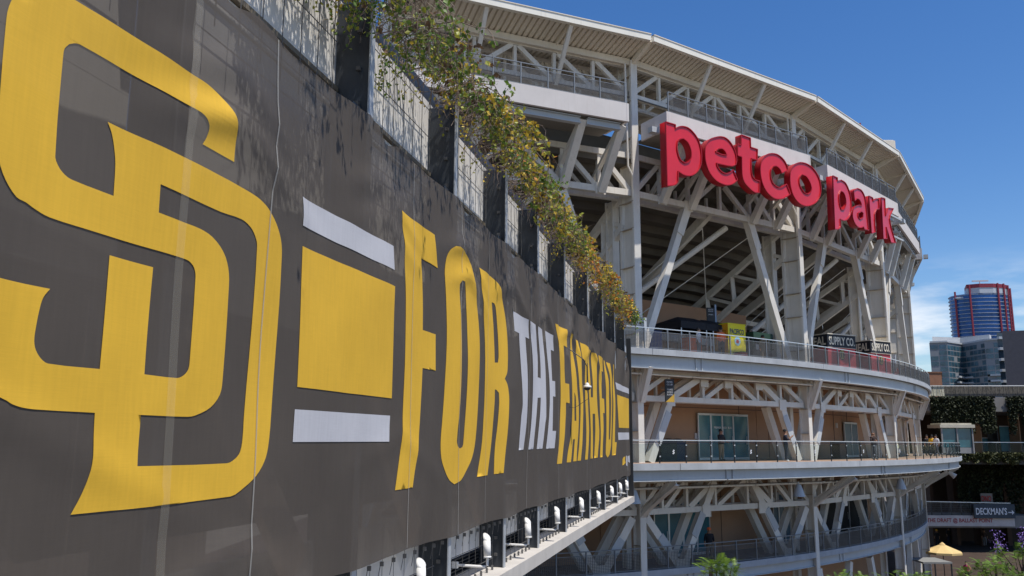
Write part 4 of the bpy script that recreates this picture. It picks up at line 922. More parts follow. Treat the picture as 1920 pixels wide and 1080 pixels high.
# green container kiosk
e = oriented('green_container', 'dark green vending stand beside the yellow kiosk', 'stand', tx(1414, -2.6, D3 + 1), -2.6, D3); GRN = mat('dark_green_paint', (.03, .07, .05), .5)
mb = MB(); mb.box((0, 0, 1.85), (1.0, .7, .2)); mb.build('roof', GRN, e); mb = MB(); mb.box((0, 0, .5), (1.0, .6, .5)); mb.build('counter', BLACK, e)
for a in (-.95, .95):
    for b in (-.6, .6): mb = MB(); mb.bar((a, b, 1), (a, b, 1.7), .06, .06); mb.build('post', GRN, e)
mb = MB(); mb.box((0, .55, 1.3), (.95, .03, .32)); mb.build('back_panel', GRN, e)
for x, wo, m, lab, hw, hh_ in ((1224, -3.5, NVY, 'navy cooler cabinet left of the canopy tents on the top deck', .45, .85), (1338, -2.9, mat('blue_grey_crate', (.2, .28, .36), .6), 'blue grey crate under the right tent', .3, .35), (1388, -1.6, RB if False else mat('red_cooler', (.5, .03, .03), .5), 'small red cooler right of the yellow kiosk', .3, .3), (1452, -2.4, BLACK, 'black equipment case behind the railing left of the second column', .5, .55), (1478, -1.8, WHT, 'white box on the top deck beside the second column', .25, .4)):
    e = oriented('equipment_box', lab, 'box', tx(x, wo, D3 + .5), wo, D3); mb = MB(); mb.box((0, 0, hh_), (hw, .3, hh_)); mb.build('body', m, e); mb = MB(); mb.box((0, 0, hh_ * 2 + .025), (hw + .03, .33, .025)); mb.build('lid', BLACK, e)
# red supply booths
RB = mat('faded_red_booth_paint', (.52, .065, .075), .6, 0, .12, 2); NB = mat('black_booth_band', (.02, .022, .03), .6); WLT = mat('cream_lettering', (.70, .64, .52), .6)
def booth(x, wo, ang, label, L1, L2, textA, textB, w1, w2):
    t = tx(x, wo, D3 + 1); p = S(t, wo, D3); e = empty('supply_booth', label, 'booth', p, 'red booths with black lettered bands', ang)
    # corner nearest the camera at the origin: face A runs along -x (left), face B runs along +y... built as box from (-L1..0, 0..L2)
    mb = MB(); mb.box((-L1 / 2, L2 / 2, .83), (L1 / 2, L2 / 2, .83)); mb.build('body', RB, e)
    mb = MB(); mb.box((-L1 / 2, L2 / 2, 2.105), (L1 / 2 + .04, L2 / 2 + .04, .42)); mb.build('band', NB, e)
    mb = MB(); mb.box((-L1 / 2, L2 / 2, 1.672), (L1 / 2 + .06, L2 / 2 + .06, .012)); mb.box((-L1 / 2, L2 / 2, 2.555), (L1 / 2 + .09, L2 / 2 + .09, .03)); mb.build('trim', WLT, e)
    put_text('lettering', textA, w1, .56, (-w1 - .08, -.045, 1.83), (1, 0, 0), (0, 0, 1), WLT, e, bold=.03)
    put_text('lettering', textB, w2, .56, (.045, .10, 1.83), (0, 1, 0), (0, 0, 1), WLT, e, bold=.03)
    # round gold emblem on the lit face
    mb = MB()
    mb.v = [(.012, L2 / 2 + .25 * cos(a), 1.22 + .36 * sin(a)) for a in [2 * pi * k / 24 for k in range(24)]]; mb.f = [tuple(range(24))]; mb.mi = [0]
    mb.build('emblem', NB, e)
    mb = MB()
    for kk in range(24):
        a, b = 2 * pi * kk / 24, 2 * pi * (kk + 1) / 24
        mb.add([(.02, L2 / 2 + r * cos(q), 1.22 + r * 1.42 * sin(q)) for r, q in ((.17, a), (.21, a), (.21, b), (.17, b))], [(0, 1, 2, 3)])
    mb.bar((.02, L2 / 2, .98), (.02, L2 / 2, 1.44), .03, .05); mb.build('emblem', mat('gold_emblem', (.55, .42, .12), .5), e)
    return e
booth(1553, -1.3, radians(-62), 'nearer red booth reading meal supply co on its black band', 1.8, 2.6, 'MEAL', 'SUPPLY CO.', 1.55, 2.4)
booth(1634, -.5, radians(-60), 'farther red booth reading supply co at the column foot', 1.6, 2.1, 'MEAL', 'SUPPLY CO.', 1.35, 1.9)
# hanging black signs
def hang_sign(x, y0, y1, wo, hw, label, lines):
    t = tx(x, wo, (829 - (y0 + y1) / 2) / 1600 * 46); zt = None
    P = S(t, wo, 0); d = sqrt(P.x ** 2 + P.y ** 2)
    def zz(y): q = onp(x, y, P, Vector((P.x, P.y, 0)).normalized()); return q.z
    z0, z1 = zz(y1), zz(y0); e = empty('blade_sign', label, 'sign', (P.x, P.y, z0), None, radians(12)); h = z1 - z0
    mb = MB(); mb.box((0, 0, h / 2), (hw, .04, h / 2)); mb.build('board', BLACK, e)
    n = len(lines)
    for k, s_ in enumerate(lines): put_text('lettering', s_, hw * 1.3, h * .07, (-hw * .65, -.045, h * (.84 - k * .11)), (1, 0, 0), (0, 0, 1), whitem, e)
    return e, h
e, h = hang_sign(1255, 711, 754, .55, .24, 'black and gold vertical sign hung on the truss under the top deck', ['PREMIER', 'CLUB', '', 'TERRACE', 'FIELD BOX', 'SUITES'])
mb = MB(); mb.add([(-.24, -.046, .0), (.24, -.046, .0), (.24, -.046, .42)], [(0, 1, 2)]); mb.build('gold_corner', mat('gold_paint', (.6, .36, .05), .5), e)
e, h = hang_sign(1333, 577, 606, -3.2, .24, 'small black blade sign above the canopy tents', ['GATE', 'FOOD', '', 'DRINKS'])
mb = MB(); mb.bar((.32, 0, -1.9), (.32, 0, h + .2), .1, .1); mb.build('pole', mat('blue_grey_pole', (.3, .38, .5), .5), e)
# bins on deck 2
def bin_(x, wo, label, m, wd=.32, h=1.05):
    e = oriented('litter_bin', label, 'bin', tx(x, wo, D2 + .6), wo, D2); mb = MB(); mb.box((0, 0, h / 2), (wd, .3, h / 2)); mb.build('body', m, e)
    mb = MB(); lathe(mb, [(wd * 1.05, h), (wd, h + .08), (wd * .6, h + .16), (0, h + .18)], 12); mb.build('lid', BLACK, e)
bin_(1241, -2.9, 'black bin left of the navy bin by the tan wall', BLACK); bin_(1254, -2.9, 'black bin between two bins left of the glass doors', BLACK); bin_(1270, -2.9, 'navy bin nearest the glass doors', mat('navy_bin', (.01, .02, .06), .5))
bin_(1572, -2.2, 'brown barrel-shaped bin left of the teal door', mat('brown_bin', (.10, .045, .03), .6), .5, 1.0); bin_(1663, -2.2, 'dark bin beside the far column on the middle deck', BLACK, .4)
bin_(1697, -2.2, 'brown bin at the far end of the tan wall', mat('brown_bin', (.10, .045, .03), .6), .4)
# can downlights under deck 2
for x, lab in ((1188, 'pale hooded lamp hanging beside the end post of the banner'), (1497, 'pale hooded lamp under the middle deck at the second column'), (1688, 'pale hooded lamp under the middle deck near its far end')):
    zt = -2.15 if x != 1556 else 3.2; wo = W2 - .9 if x != 1556 else .8
    t = tx(x, wo, zt); p = S(t, wo, zt); e = empty('hooded_lamp', lab, 'lamp', p, 'hooded lamps under the decks'); mb = MB(); lathe(mb, [(.12, 0), (.22, -.25), (.32, -.6), (.33, -.62), (.30, -.60)], 16); mb.build('shade', STEEL2, e); mb = MB(); mb.bar((0, 0, 0), (0, 0, .15), .06, .06); mb.build('stem', STEEL2, e)
for k, x in enumerate((1764, 1772, 1779)):
    p = ony(x, (873, 868, 885)[k], 69); e = empty('spotlight', ('left', 'middle', 'right')[k] + ' one of three pale spotlights at the far end of the middle deck', 'spotlight', p, 'spotlights at the deck end'); mb = MB(); mb.tube([(0, 0, 0), (.35, -.25, -.35)], [.12, .22], 12); mb.build('can', WHT, e); mb = MB(); mb.bar((0, 0, 0), (-.1, .3, .5), .05, .05); mb.build('arm', BLACK, e)
# ================================================================== RIGHT: TERRACES
TY = 90.0
def pz(x, y, Y=TY): return ony(x, y, Y)
tb = empty('terrace_building', 'dark terraced building with ivy-draped slabs behind the stadium curve', 'building')
def slabY(name, x0, x1, y0, y1, Y, depth, m, parent, ext=0):
    a = pz(x0, y0, Y); b = pz(x1, y1, Y); mb = MB(); mb.box(((a.x + b.x + ext) / 2, Y + depth / 2, (a.z + b.z) / 2), ((b.x + ext - a.x) / 2, depth / 2, abs(a.z - b.z) / 2)); return mb.build(name, m, parent)
GCON = mat('weathered_slab_concrete', (.20, .19, .18), .9, 0, .2, .6, streak=.5)
slabY('upper_slab', 1738, 1930, 744, 772, TY, 16, GCON, tb, 20)
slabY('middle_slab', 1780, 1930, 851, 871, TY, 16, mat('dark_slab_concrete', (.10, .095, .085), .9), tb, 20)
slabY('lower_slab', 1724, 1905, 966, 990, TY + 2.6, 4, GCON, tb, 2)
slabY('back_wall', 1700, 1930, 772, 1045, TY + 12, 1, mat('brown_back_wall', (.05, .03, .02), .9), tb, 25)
for x, m in ((1835, TAN), (1866, BLACK), (1908, TAN)): slabY('pier', x, x + 9, 772, 851, TY + 3, 2, m, tb)
for x in (1745, 1790, 1835, 1885): slabY('pier', x, x + 8, 871, 1040, TY + 8, 1.5, mat('rust_pier', (.07, .035, .02), .8), tb)
for (x0, x1, y0, y1) in ((1818, 1838, 812, 846), (1842, 1870, 822, 846), (1874, 1900, 800, 846)): 
    w_ = slabY('window', x0, x1, y0, y1, TY + 5, .1, mat('pale_blue_glass', (.10, .26, .30), .1, 0, .3, .5, .8), tb); slabY('window_frame', x0, x1, y0 - 1.5, y0, TY + 4.9, .1, RAILP, w_)
slabY('notice_board', 1838, 1862, 925, 942, TY + 4.8, .1, mat('pale_board', (.26, .22, .19), .7), tb)
a = pz(1840, 940, TY + 4.7); put_text('board_lettering', 'ONO', 1.1, .6, (a.x, a.y, a.z), (1, 0, 0), (0, 0, 1), mat('red_lettering', (.45, .04, .03), .6), tb, bold=.03)
# canopy that shades the terrace
slabY('deep_canopy', 1760, 1930, 700, 701, TY + 4, 12, GCON, tb, 20) if False else None
# trellis screen on top; sunlit left end and unlit rest are painted tones
tr_ = empty('trellis_screen', 'long wire trellis screen on the terrace roof, its left end coloured as sunlit', 'screen', (0, 0, 0))
za = pz(1745, 742).z; zb = pz(1745, 723).z; xa = pz(1745, 730).x; xm = pz(1775, 730).x; xe = xa + 42
mb = MB(); mb.box(((xa + xm) / 2, TY + .6, (za + zb) / 2), ((xm - xa) / 2, .05, (zb - za) / 2)); mb.build('sunlit_tone_panel', mat('lattice_sunlit_tone', (.50, .47, .36), .8, 0, .5, 9, stretch=(2, 2, .6)), tr_)
mb = MB(); mb.box(((xe + xm) / 2, TY + .8, (za + zb) / 2), ((xe - xm) / 2, .05, (zb - za) / 2)); mb.build('unlit_tone_panel', mat('lattice_unlit_tone', (.10, .09, .075), .8, 0, .7, 7, stretch=(2, 2, .6)), tr_)
mb = MB(); mb.bar((xa, TY + .5, zb), (xe, TY + .5, zb + .3), .06, .08); mb.build('top_rail', WHT, tr_)
mb = MB()
for k in range(90): x = xa + (xe - xa) * k / 90; mb.bar((x, TY + .45, za), (x + U(-.1, .1), TY + .45, zb), .03, .03)
o = mb.build('lattice_wires', BLACK, tr_); o['kind'] = 'stuff'
# ivy
def ivy(x0, x1, ytop, ylo, Y, n, label, size=.22, mats=None, shape=1.0):
    e = empty('hanging_ivy', label, 'ivy', (0, 0, 0)); a = pz(x0, ytop, Y); b = pz(x1, ylo, Y); mb = MB()
    for k in range(n):
        x = U(a.x, b.x); c = .5 + .5 * noise.noise(Vector((x * .9, 1, Y))) + .35 * noise.noise(Vector((x * 3, 4, Y))); dr = R_() ** 1.2
        z = a.z - (a.z - b.z) * dr * max(.12, min(1, c * shape)); leaf(mb, Vector((x, Y - .1 - U(0, .5), z)), size * U(.7, 1.3), int(R_() * 2))
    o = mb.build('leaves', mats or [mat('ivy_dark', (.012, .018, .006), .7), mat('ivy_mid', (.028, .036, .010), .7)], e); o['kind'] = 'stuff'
    mb = MB()
    for k in range(14):
        x = U(a.x, b.x); mb.tube([(x, Y - .05, a.z), (x + U(-.2, .2), Y - .15, (a.z * 2 + b.z) / 3), (x + U(-.3, .3), Y - .1, (a.z + b.z) / 2)], .025, 4)
    o = mb.build('stems', TWIG, e); o['kind'] = 'stuff'
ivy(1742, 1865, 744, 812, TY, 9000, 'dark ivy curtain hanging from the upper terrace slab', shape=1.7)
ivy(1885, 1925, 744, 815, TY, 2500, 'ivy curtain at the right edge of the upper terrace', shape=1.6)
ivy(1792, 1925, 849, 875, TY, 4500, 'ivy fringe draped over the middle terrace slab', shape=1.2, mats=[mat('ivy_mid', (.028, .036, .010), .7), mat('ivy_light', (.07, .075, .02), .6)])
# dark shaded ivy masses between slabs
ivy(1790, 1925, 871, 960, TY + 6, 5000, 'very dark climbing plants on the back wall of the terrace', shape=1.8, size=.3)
# glass rail on the middle terrace
gr = empty('terrace_glass_railing', 'straight glass railing on the terrace right of the curved deck', 'railing', (0, 0, 0)); a = pz(1797, 850); zt = pz(1797, 829).z
for k in range(14):
    x = a.x + k * 1.35; mb = MB(); mb.bar((x, TY + .1, a.z), (x, TY + .1, zt), .06, .06); mb.build('post', BLACK, gr)
    mb = MB(); mb.box((x + .67, TY + .1, (a.z + zt) / 2), (.62, .01, (zt - a.z) / 2 - .08)); mb.build('glass_panel', CGLASS, gr)
mb = MB(); mb.bar((a.x, TY + .1, zt), (a.x + 19, TY + .1, zt), .07, .07); mb.build('handrail', RAILP, gr)
# booth on the terrace
e = empty('ticket_hut', 'small pale hut with glazed sides at the far end of the middle deck', 'hut', pz(1787, 850, 80)); mb = MB(); mb.box((0, 0, 2.45), (1.6, 1.2, .14)); mb.box((0, 0, 2.65), (1.4, 1.0, .08)); mb.build('roof', mat('pale_hut_roof', (.5, .47, .38), .7), e)
for a_ in (-1.4, 0, 1.4): mb = MB(); mb.bar((a_, -1, 0), (a_, -1, 2.35), .12, .12); mb.build('post', mat('grey_post', (.25, .25, .25), .6), e)
mb = MB(); mb.box((0, -.9, 1.4), (1.35, .02, .85)); mb.build('window', DGLASS, e)
mb = MB(); mb.box((0, -.9, .27), (1.35, .05, .26)); mb.build('base_panel', mat('grey_post', (.25, .25, .25), .6), e)
# lower bridge with signs
br = empty('walkway_railing', 'mesh railing along the lower walkway above the red lettered sign', 'railing', (0, 0, 0)); a = pz(1728, 966, TY + 2.6); b = pz(1896, 974, TY + 2.6); z1 = pz(1760, 940, TY + 2.6).z
for k in range(10):
    x = a.x + (b.x - a.x) * k / 9; mb = MB(); mb.bar((x, TY + 2.5, a.z), (x, TY + 2.5, z1), .07, .07); mb.build('post', BLACK, br)
for k in range(9):
    x0 = a.x + (b.x - a.x) * k / 9; M, l = frameM((x0, TY + 2.5, a.z), (x0 + (b.x - a.x) / 9, TY + 2.5, a.z)); link('wire_panel', unit_mesh_panel(l, z1 - a.z, 8, 8, .02, WIRE), None, br, M)
mb = MB(); mb.bar((a.x, TY + 2.5, z1), (b.x, TY + 2.5, z1 - .15), .08, .08); mb.build('handrail', RAILP, br)
def flat_sign(name, label, x0, y0, x1, y1, Y, bm, txt, tm_, pad=.12, tw=.9, bold=.02):
    a = pz(x0, y0, Y); b = pz(x1, y1, Y); e = empty(name, label, 'sign', ((a.x + b.x) / 2, Y, b.z)); W = b.x - a.x; H = a.z - b.z
    mb = MB(); mb.box((0, 0, H / 2), (W / 2, .06, H / 2)); mb.build('board', bm, e)
    put_text('lettering', txt, W * tw, H * .5, (-W / 2 + W * .04, -.065, H * .25), (1, 0, 0), (0, 0, 1), tm_, e, bold=bold); return e, W, H
flat_sign('restaurant_sign', 'pale sign board with red capitals reading the draft at ballast point', 1730, 966, 1903, 987, TY + 2.3, mat('cream_sign_board', (.52, .47, .44), .7), 'THE DRAFT @ BALLAST POINT', mat('dark_red_lettering', (.30, .02, .025), .6), tw=.72)
e, W, H = flat_sign('direction_sign', 'dark slate sign with white capitals and an arrow', 1825, 945, 1904, 972, TY + 2.0, mat('slate_sign_board', (.045, .06, .075), .6), "DECKMAN'S", whitem, tw=.76, bold=.02)
mb = MB(); z = H * .42; mb.bar((W * .33, -.075, z), (W * .45, -.075, z), .02, .10); mb.add([(W * .42, -.07, z + .25), (W * .42, -.07, z - .25), (W * .475, -.07, z)], [(0, 1, 2)]); mb.build('arrow', whitem, e)
# umbrella, dark canopies, plaza people
pu = onz(1767, 1024, 2.75); e = empty('patio_umbrella', 'cream yellow patio umbrella standing open on the plaza', 'umbrella', (pu.x, pu.y, 0)); mb = MB(); n = 8; r = 1.5
mb.v = [(0, 0, 2.95)] + [(r * cos(2 * pi * k / n), r * sin(2 * pi * k / n), 2.32) for k in range(n)] + [(r * cos(2 * pi * k / n), r * sin(2 * pi * k / n), 2.16) for k in range(n)]
for k in range(n): mb.f += [(0, 1 + k, 1 + (k + 1) % n), (1 + k, 9 + k, 9 + (k + 1) % n, 1 + (k + 1) % n)]; mb.mi += [0, 0]
UMB = mat('cream_umbrella_canvas', (.62, .45, .20), .8); mb.build('canopy', UMB, e); mb = MB(); mb.tube([(0, 0, 0), (0, 0, 2.95)], .035, 8); mb.build('pole', BLACK, e); mb = MB(); mb.box((0, 0, .06), (.35, .35, .06)); mb.build('base', BLACK, e); mb = MB(); lathe(mb, [(.25, 2.88), (.12, 3.0), (0, 3.08)], 8); mb.build('top_cap', UMB, e)
def flatcan(x, y, hw, hd, label, m):
    p = onz(x, y, 2.6); e = empty('shade_canopy', label, 'canopy', (p.x, p.y, 0)); mb = MB(); mb.box((0, 0, 2.6), (hw, hd, .06)); mb.build('roof', m, e)
    for a_ in (-.95, .95):
        for b_ in (-.95, .95): mb = MB(); mb.bar((a_ * hw, b_ * hd, 0), (a_ * hw, b_ * hd, 2.54), .08, .08); mb.build('post', BLACK, e)
    mb = MB(); mb.box((0, 0, .55), (hw * .8, hd * .6, .5)); mb.build('counter', BLACK, e)
flatcan(1742, 1051, 1.05, 1.3, 'grey flat canopy over a dark stand below the umbrella', mat('grey_canopy_top', (.22, .22, .21), .7))
flatcan(1805, 985, 3, 2.0, 'dark flat canopy in the shade behind the umbrella', BLACK) if False else None
for (x, y, hh, lab, sh, pa, pose) in ((1757, 1008, 1.75, 'person in dark clothes and yellow cap left of the pair on the plaza', BLK, BLK, 'walk'), (1779, 1004, 1.75, 'person in dark clothes carrying a pink bag on the plaza', BLK, NAV, 'stand'),
    (1813, 1072, 1.7, 'person in magenta top at the bottom edge of the plaza', PNK, BLK, 'hip'), (1735, 1000, 1.7, 'person in pale shirt in the shade left of the umbrella', WSH, KHA, 'walk'), (1846, 1008, 1.75, 'person in dark clothes behind the umbrella on the plaza', DBR, GRY, 'walk')):
    p = onz(x, y, .9); person(lab, (p.x, p.y, 0), U(-1, 1), sh, pa, SKIN2 if sh is PNK else SKIN, hh, pose, cap=YSH if 'cap' in lab else None)
# ================================================================== TOWERS
def tower(name, label, Yd, faces, mroof, ztopf=None): pass
def prism(mb, pts, z0, z1, mi=0):
    n = len(pts); mb.add([(p[0], p[1], z0) for p in pts] + [(p[0], p[1], z1) for p in pts], [tuple(range(n))[::-1], tuple(range(n, 2 * n))] + [(k, (k + 1) % n, n + (k + 1) % n, n + k) for k in range(n)], mi)
# grey apartment block
GY = 480.0
gb = empty('apartment_block', 'grey apartment block with wavy balconies beyond the stadium', 'building')
GREYW = mat('grey_facade', (.20, .215, .235), .7, 0, .08, .05); GGL = mat('blue_green_glass', (.035, .085, .12), .2, 0, .7, .16, .6); LSL = mat('pale_grey_slab', (.42, .44, .46), .7)
xl = ony(1747, 700, GY).x; xr = ony(1878, 700, GY + 10).x; zt = ony(1760, 643, GY).z; zr = ony(1875, 622, GY).z
kx = [xl, ony(1775, 700, GY).x, ony(1822, 700, GY).x, ony(1840, 700, GY - 6).x, ony(1862, 700, GY - 6).x, ony(1876, 700, GY - 6).x]
ky = [GY, GY - 3, GY + 8, GY - 12, GY - 17, GY - 13]
foot = list(zip(kx, ky)) + [(kx[-1] * 1.08, ky[-1] * 1.08), (kx[0] * 1.08, ky[0] * 1.08)]
mb = MB(); prism(mb, foot, 0, zt); mb.build('body', GREYW, gb)
mb = MB(); prism(mb, [(a + (.0), b - .6) for a, b in foot], zt, zt + .9); mb.build('roof_slab', LSL, gb)
mb = MB(); prism(mb, [(kx[1] - 4, GY + 5), (kx[3] - 2, GY + 9), (kx[4], GY - 6), (kx[5] - 1, GY - 2), (kx[5] * 1.06, GY * 1.06), ((kx[1] - 4) * 1.06, GY * 1.06)], zt + .9, zt + 4.2); mb.build('penthouse', mat('pale_penthouse', (.46, .47, .48), .7), gb)
nf = 12; fh = (zt - 2) / nf
for f in range(2, 22):
    z0 = zt - 1.0 - (f - 2 + 1) * 3.1
    if z0 < 12: break
    for (i0, i1) in ((0, 1), (1, 2), (2, 3), (3, 4), (4, 5)):
        A_ = Vector((kx[i0], ky[i0], 0)); B_2 = Vector((kx[i1], ky[i1], 0)); ln = (B_2 - A_).length; m_ = max(2, int(ln / 3.3)); d = (B_2 - A_) / m_; nn = Vector((d.y, -d.x, 0)).normalized()
        for k in range(m_):
            if (k * 7 + f * 3 + i0) % 9 == 0: continue
            a = A_ + d * (k + .07); b = A_ + d * (k + .93)
            mb = MB(); q = nn * .12; mb.add([a + q + Vector((0, 0, z0 + .3)), b + q + Vector((0, 0, z0 + .3)), b + q + Vector((0, 0, z0 + 2.6)), a + q + Vector((0, 0, z0 + 2.6)), a + Vector((0, 0, z0 + .3)), b + Vector((0, 0, z0 + .3)), b + Vector((0, 0, z0 + 2.6)), a + Vector((0, 0, z0 + 2.6))], [(0, 1, 2, 3), (4, 0, 3, 7), (1, 5, 6, 2), (3, 2, 6, 7)])
            mb.build('window', GGL, gb)
    if f >= 7:
        mb = MB(); P = [(kx[1] + 5, ky[1] - 1.0), (kx[2] - 1, ky[2] - 2.6), (kx[2] + 3, ky[3] + 5), (kx[3], ky[3] - 2.6), (kx[4] - 1, ky[4] - 2.4)]
        for (p, q) in zip(P[:-1], P[1:]):
            mb.add([(p[0], p[1], z0), (q[0], q[1], z0), (q[0], q[1] + 3, z0), (p[0], p[1] + 3, z0), (p[0], p[1], z0 + .9), (q[0], q[1], z0 + .9), (q[0], q[1] + 3, z0 + .9), (p[0], p[1] + 3, z0 + .9)], BOXF)
        mb.build('balcony', LSL, gb)
# dark slab tower at the right edge
e = empty('dark_slab_tower', 'dark charcoal slab tower at the right edge of the photo', 'building'); x0 = ony(1886, 700, 215).x; zt2 = ony(1900, 621, 215).z
mb = MB(); prism(mb, [(x0, 215), (x0 + 5.5, 213), ((x0 + 5.5) * 1.06, 226), (x0 * 1.06, 228)], 0, zt2); mb.build('wall', mat('charcoal_cladding', (.06, .058, .07), .6), e); mb = MB(); prism(mb, [(x0 + 5.6, 214), (x0 + 17, 214), ((x0 + 17) * 1.06, 227), ((x0 + 5.6) * 1.06, 227)], 0, zt2 - .3); mb.build('glass_wing', GGL, e)
for f in range(12):
    mb = MB(); mb.box((x0 + 11.4, 213.8, zt2 - 2 - f * 3), (5.6, .15, .12)); mb.build('floor_band', LSL, e)
# pale infill block between
e = empty('balcony_block', 'narrow block of stacked balconies between the grey and charcoal towers', 'building'); xa_ = ony(1876, 700, 236).x; xb_ = ony(1890, 700, 236).x; zt3 = ony(1880, 624, 236).z
mb = MB(); prism(mb, [(xa_, 236), (xb_, 236), (xb_ * 1.03, 243), (xa_ * 1.03, 243)], 0, zt3); mb.build('wall', mat('dark_tinted_glass', (.04, .06, .08), .2), e)  # plain dark glass colour
for f in range(14): mb = MB(); mb.box(((xa_ + xb_) / 2, 235.6, zt3 - 1.5 - f * 3), ((xb_ - xa_) / 2, .6, .35)); mb.build('balcony', LSL, e)
# blue and red tower
BY = 760.0
bt = empty('blue_tower', 'tall blue glass tower with red frames and a crane-like mast', 'building'); BGL = mat('deep_blue_glass', (.015, .10, .32), .3, 0, .45, .06, .4); RFR = mat('dark_red_frame', (.22, .025, .045), .6); WSB = mat('white_floor_slab', (.42, .46, .52), .6)
xc = ony(1853, 600, BY).x; hwid = (ony(1907, 600, BY).x - ony(1800, 600, BY).x) / 2; zT = ony(1850, 552, BY).z
pts = [(xc + hwid * cos(a), BY + 12 + hwid * .75 * sin(a)) for a in [2 * pi * k / 28 for k in range(28)]]
mb = MB(); prism(mb, pts, 0, zT); mb.build('glass_body', BGL, bt)
f = 0; z = zT - 1
while z > 60:
    mb = MB(); ex = 1.0 + (.05 if f % 1 == 0 else 0); lo, hi = (16, 27)
    ring_ = [(xc + (hwid + .9) * cos(a), BY + 12 + (hwid * .75 + .9) * sin(a)) for a in [2 * pi * k / 28 for k in range(28)]]
    prism(mb, ring_, z, z + .32); mb.build('floor_slab', WSB, bt); z -= 3.4; f += 1
for ang, top in ((200, 3), (232, 8), (285, 9), (300, 9), (315, 8), (330, 6)):
    a = radians(ang); p = (xc + (hwid + 1.2) * cos(a), BY + 12 + (hwid * .75 + 1.2) * sin(a)); mb = MB(); mb.box((p[0], p[1], (zT + top) / 2), (.6, .6, (zT + top) / 2)); mb.build('red_mullion', RFR, bt)
pp = [(xc + hwid * r_ * cos(radians(a)), BY + 12 + hwid * .75 * r_ * sin(radians(a))) for r_, a in ((1.0, 225), (1.06, 250), (1.06, 275), (1.04, 300), (1.0, 325), (.5, 45), (.5, 135))]
mb = MB(); prism(mb, pp, zT, zT + 5); mb.build('crown', WSB, bt); mb = MB(); prism(mb, [(x, y - .3) for x, y in pp], zT + 5, zT + 8.5); mb.build('crown', RFR, bt)
mb = MB(); mb.bar((xc + 1, BY + 10, zT + 8), (xc + 1, BY + 10, zT + 14), .6, .6); mb.bar((xc - 6, BY + 10, zT + 14), (xc + 9, BY + 10, zT + 14.5), .8, 1.2); mb.build('mast', LSL, bt)
mb = MB(); a = radians(205); prism(mb, [(xc - hwid * 1.0, BY + 2), (xc - hwid * .2, BY - 4), (xc - hwid * .2, BY + 6), (xc - hwid, BY + 8)], zT - 3.6, zT - 2.2); mb.build('winged_roof', WSB, bt)
# brown box building
e = empty('brown_building', 'plain brown box building just right of the top deck', 'building'); a = ony(1728, 699, 150); b = ony(1765, 699, 150); mb = MB(); prism(mb, [(a.x, 150), (b.x, 150), (b.x * 1.1, 165), (a.x * 1.1, 165)], 0, a.z); mb.build('wall', mat('brown_stucco', (.27, .13, .075), .9), e)
mb = MB(); prism(mb, [(a.x - .1, 149.9), (b.x + .1, 149.9), (b.x * 1.1 + .1, 165.1), (a.x * 1.1 - .1, 165.1)], a.z + .003, a.z + .2); mb.build('roof_edge', mat('brown_edge', (.2, .1, .06), .9), e)
e = empty('roof_mast', 'thin red and white aerial behind the roof edge', 'mast', ony(1614, 250, 90)); mb = MB(); mb.bar((0, 0, -3), (0, 0, .2), .10, .10); mb.build('pole', WSB, e); mb = MB(); mb.bar((0, 0, .2), (0, 0, 1.2), .14, .14); mb.build('red_tip', RFR, e)
p = ony(1663, 275, 85); e = empty('roof_plant_box', 'small beige plant box behind the roof edge', 'roof box', p - Vector((0, 0, .55))); mb = MB(); mb.box((0, 0, -1), (.62, .6, 2)); mb.build('housing', ROOF, e); mb = MB(); mb.box((0, 0, 1.05), (.5, .5, .05)); mb.build('lid', STEEL, e)
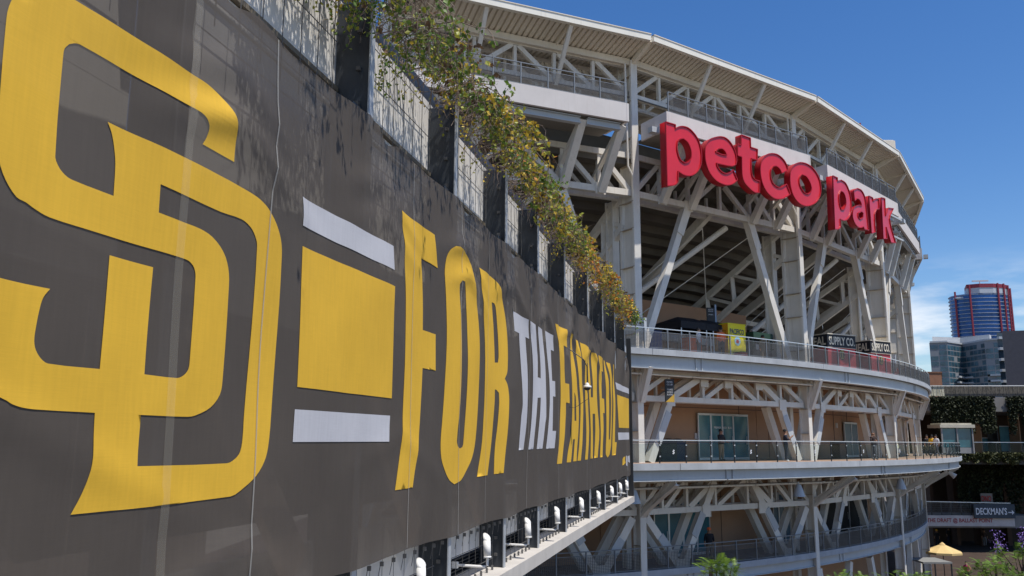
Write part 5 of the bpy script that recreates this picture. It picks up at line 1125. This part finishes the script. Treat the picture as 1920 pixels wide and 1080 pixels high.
# ================================================================== TREES at the bottom
FG = [mat('fern_leaf_bright', (.16, .26, .03), .5, 0, .25, 4), mat('fern_leaf_mid', (.09, .16, .025), .5, 0, .25, 4)]; [translucent(m_) for m_ in FG]; PUR = mat('purple_blossom', (.22, .13, .42), .6, 0, .2, 6); BARK = mat('grey_bark', (.12, .09, .07), .9)
def frond(mb, base, d, ln, mi):
    up = Vector((0, 0, 1)); side = d.cross(up).normalized(); n = 13
    for k in range(n):
        t = (k + 1) / n; p = base + d * ln * t + up * (-.35 * ln * t * t); l = ln * .30 * (1 - .6 * t) + .02
        for sg in (-1, 1):
            q = p + side * sg * l * .8 + d * l * .5 - up * l * .1; ww = d * ln / n * .30
            mb.add([p - ww, q, p + ww], [(0, 1, 2)], mi)
def feather_tree(x, y, d, spread, nfr, label, ln=.5, flowers=0, name='feathery_tree'):
    top = ony(x, y, d); H = top.z; e = empty(name, label, 'tree', (top.x, top.y, 0)); mb = MB()
    mb.tube([(0, 0, 0), (.1, 0, H * .35), (-.05, .1, H * .6), (0, 0, H * .8)], [.16, .13, .1, .06], 8); mb.build('trunk', BARK, e)
    br = MB(); lf = MB(); fl = MB()
    for k in range(max(6, nfr // 14)):
        a = U(0, 2 * pi); r = spread * sqrt(R_()); tip = Vector((r * cos(a), r * sin(a), H - .25 - U(0, .35) * spread - (r / spread) ** 2 * .4 * spread)); st0 = Vector((0, 0, H * U(.5, .78)))
        mid = (st0 + tip) / 2 + Vector((0, 0, -.1)); br.tube([st0, mid, tip], [.05, .035, .015], 5)
        for j in range(14):
            dd = Vector((U(-1, 1), U(-1, 1), U(-.1, .9))).normalized(); frond(lf, tip + Vector((U(-.2, .2), U(-.2, .2), U(-.3, .1))), dd, ln * U(.7, 1.2), 0 if R_() < .6 else 1)
        if flowers and R_() < flowers:
            for j in range(60): leaf(fl, tip + Vector((U(-.3, .3), U(-.3, .3), U(.1, .9))), .09, 0)
    br.build('limbs', BARK, e); o = lf.build('crown', FG, e); o['kind'] = 'stuff'
    if flowers: o = fl.build('blossom', PUR, e); o['kind'] = 'stuff'
feather_tree(1337, 1032, 24, .55, 120, 'bright green feathery treetop alone at the bottom centre', .42)
feather_tree(1655, 1056, 34, 1.5, 200, 'bright green feathery treetop at the bottom below the stadium curve', .45)
feather_tree(1592, 1062, 30, .5, 84, 'small feathery treetop left of the wider one at the bottom', .4)
feather_tree(1912, 1010, 42, 1.1, 240, 'jacaranda with purple blossom in the bottom right corner', .5, .45, 'jacaranda_tree')
feather_tree(1862, 1040, 40, 1.4, 280, 'low feathery green treetop left of the purple blossom', .5)
feather_tree(1720, 1064, 32, .4, 84, 'tiny feathery treetop below the grey canopy', .35)
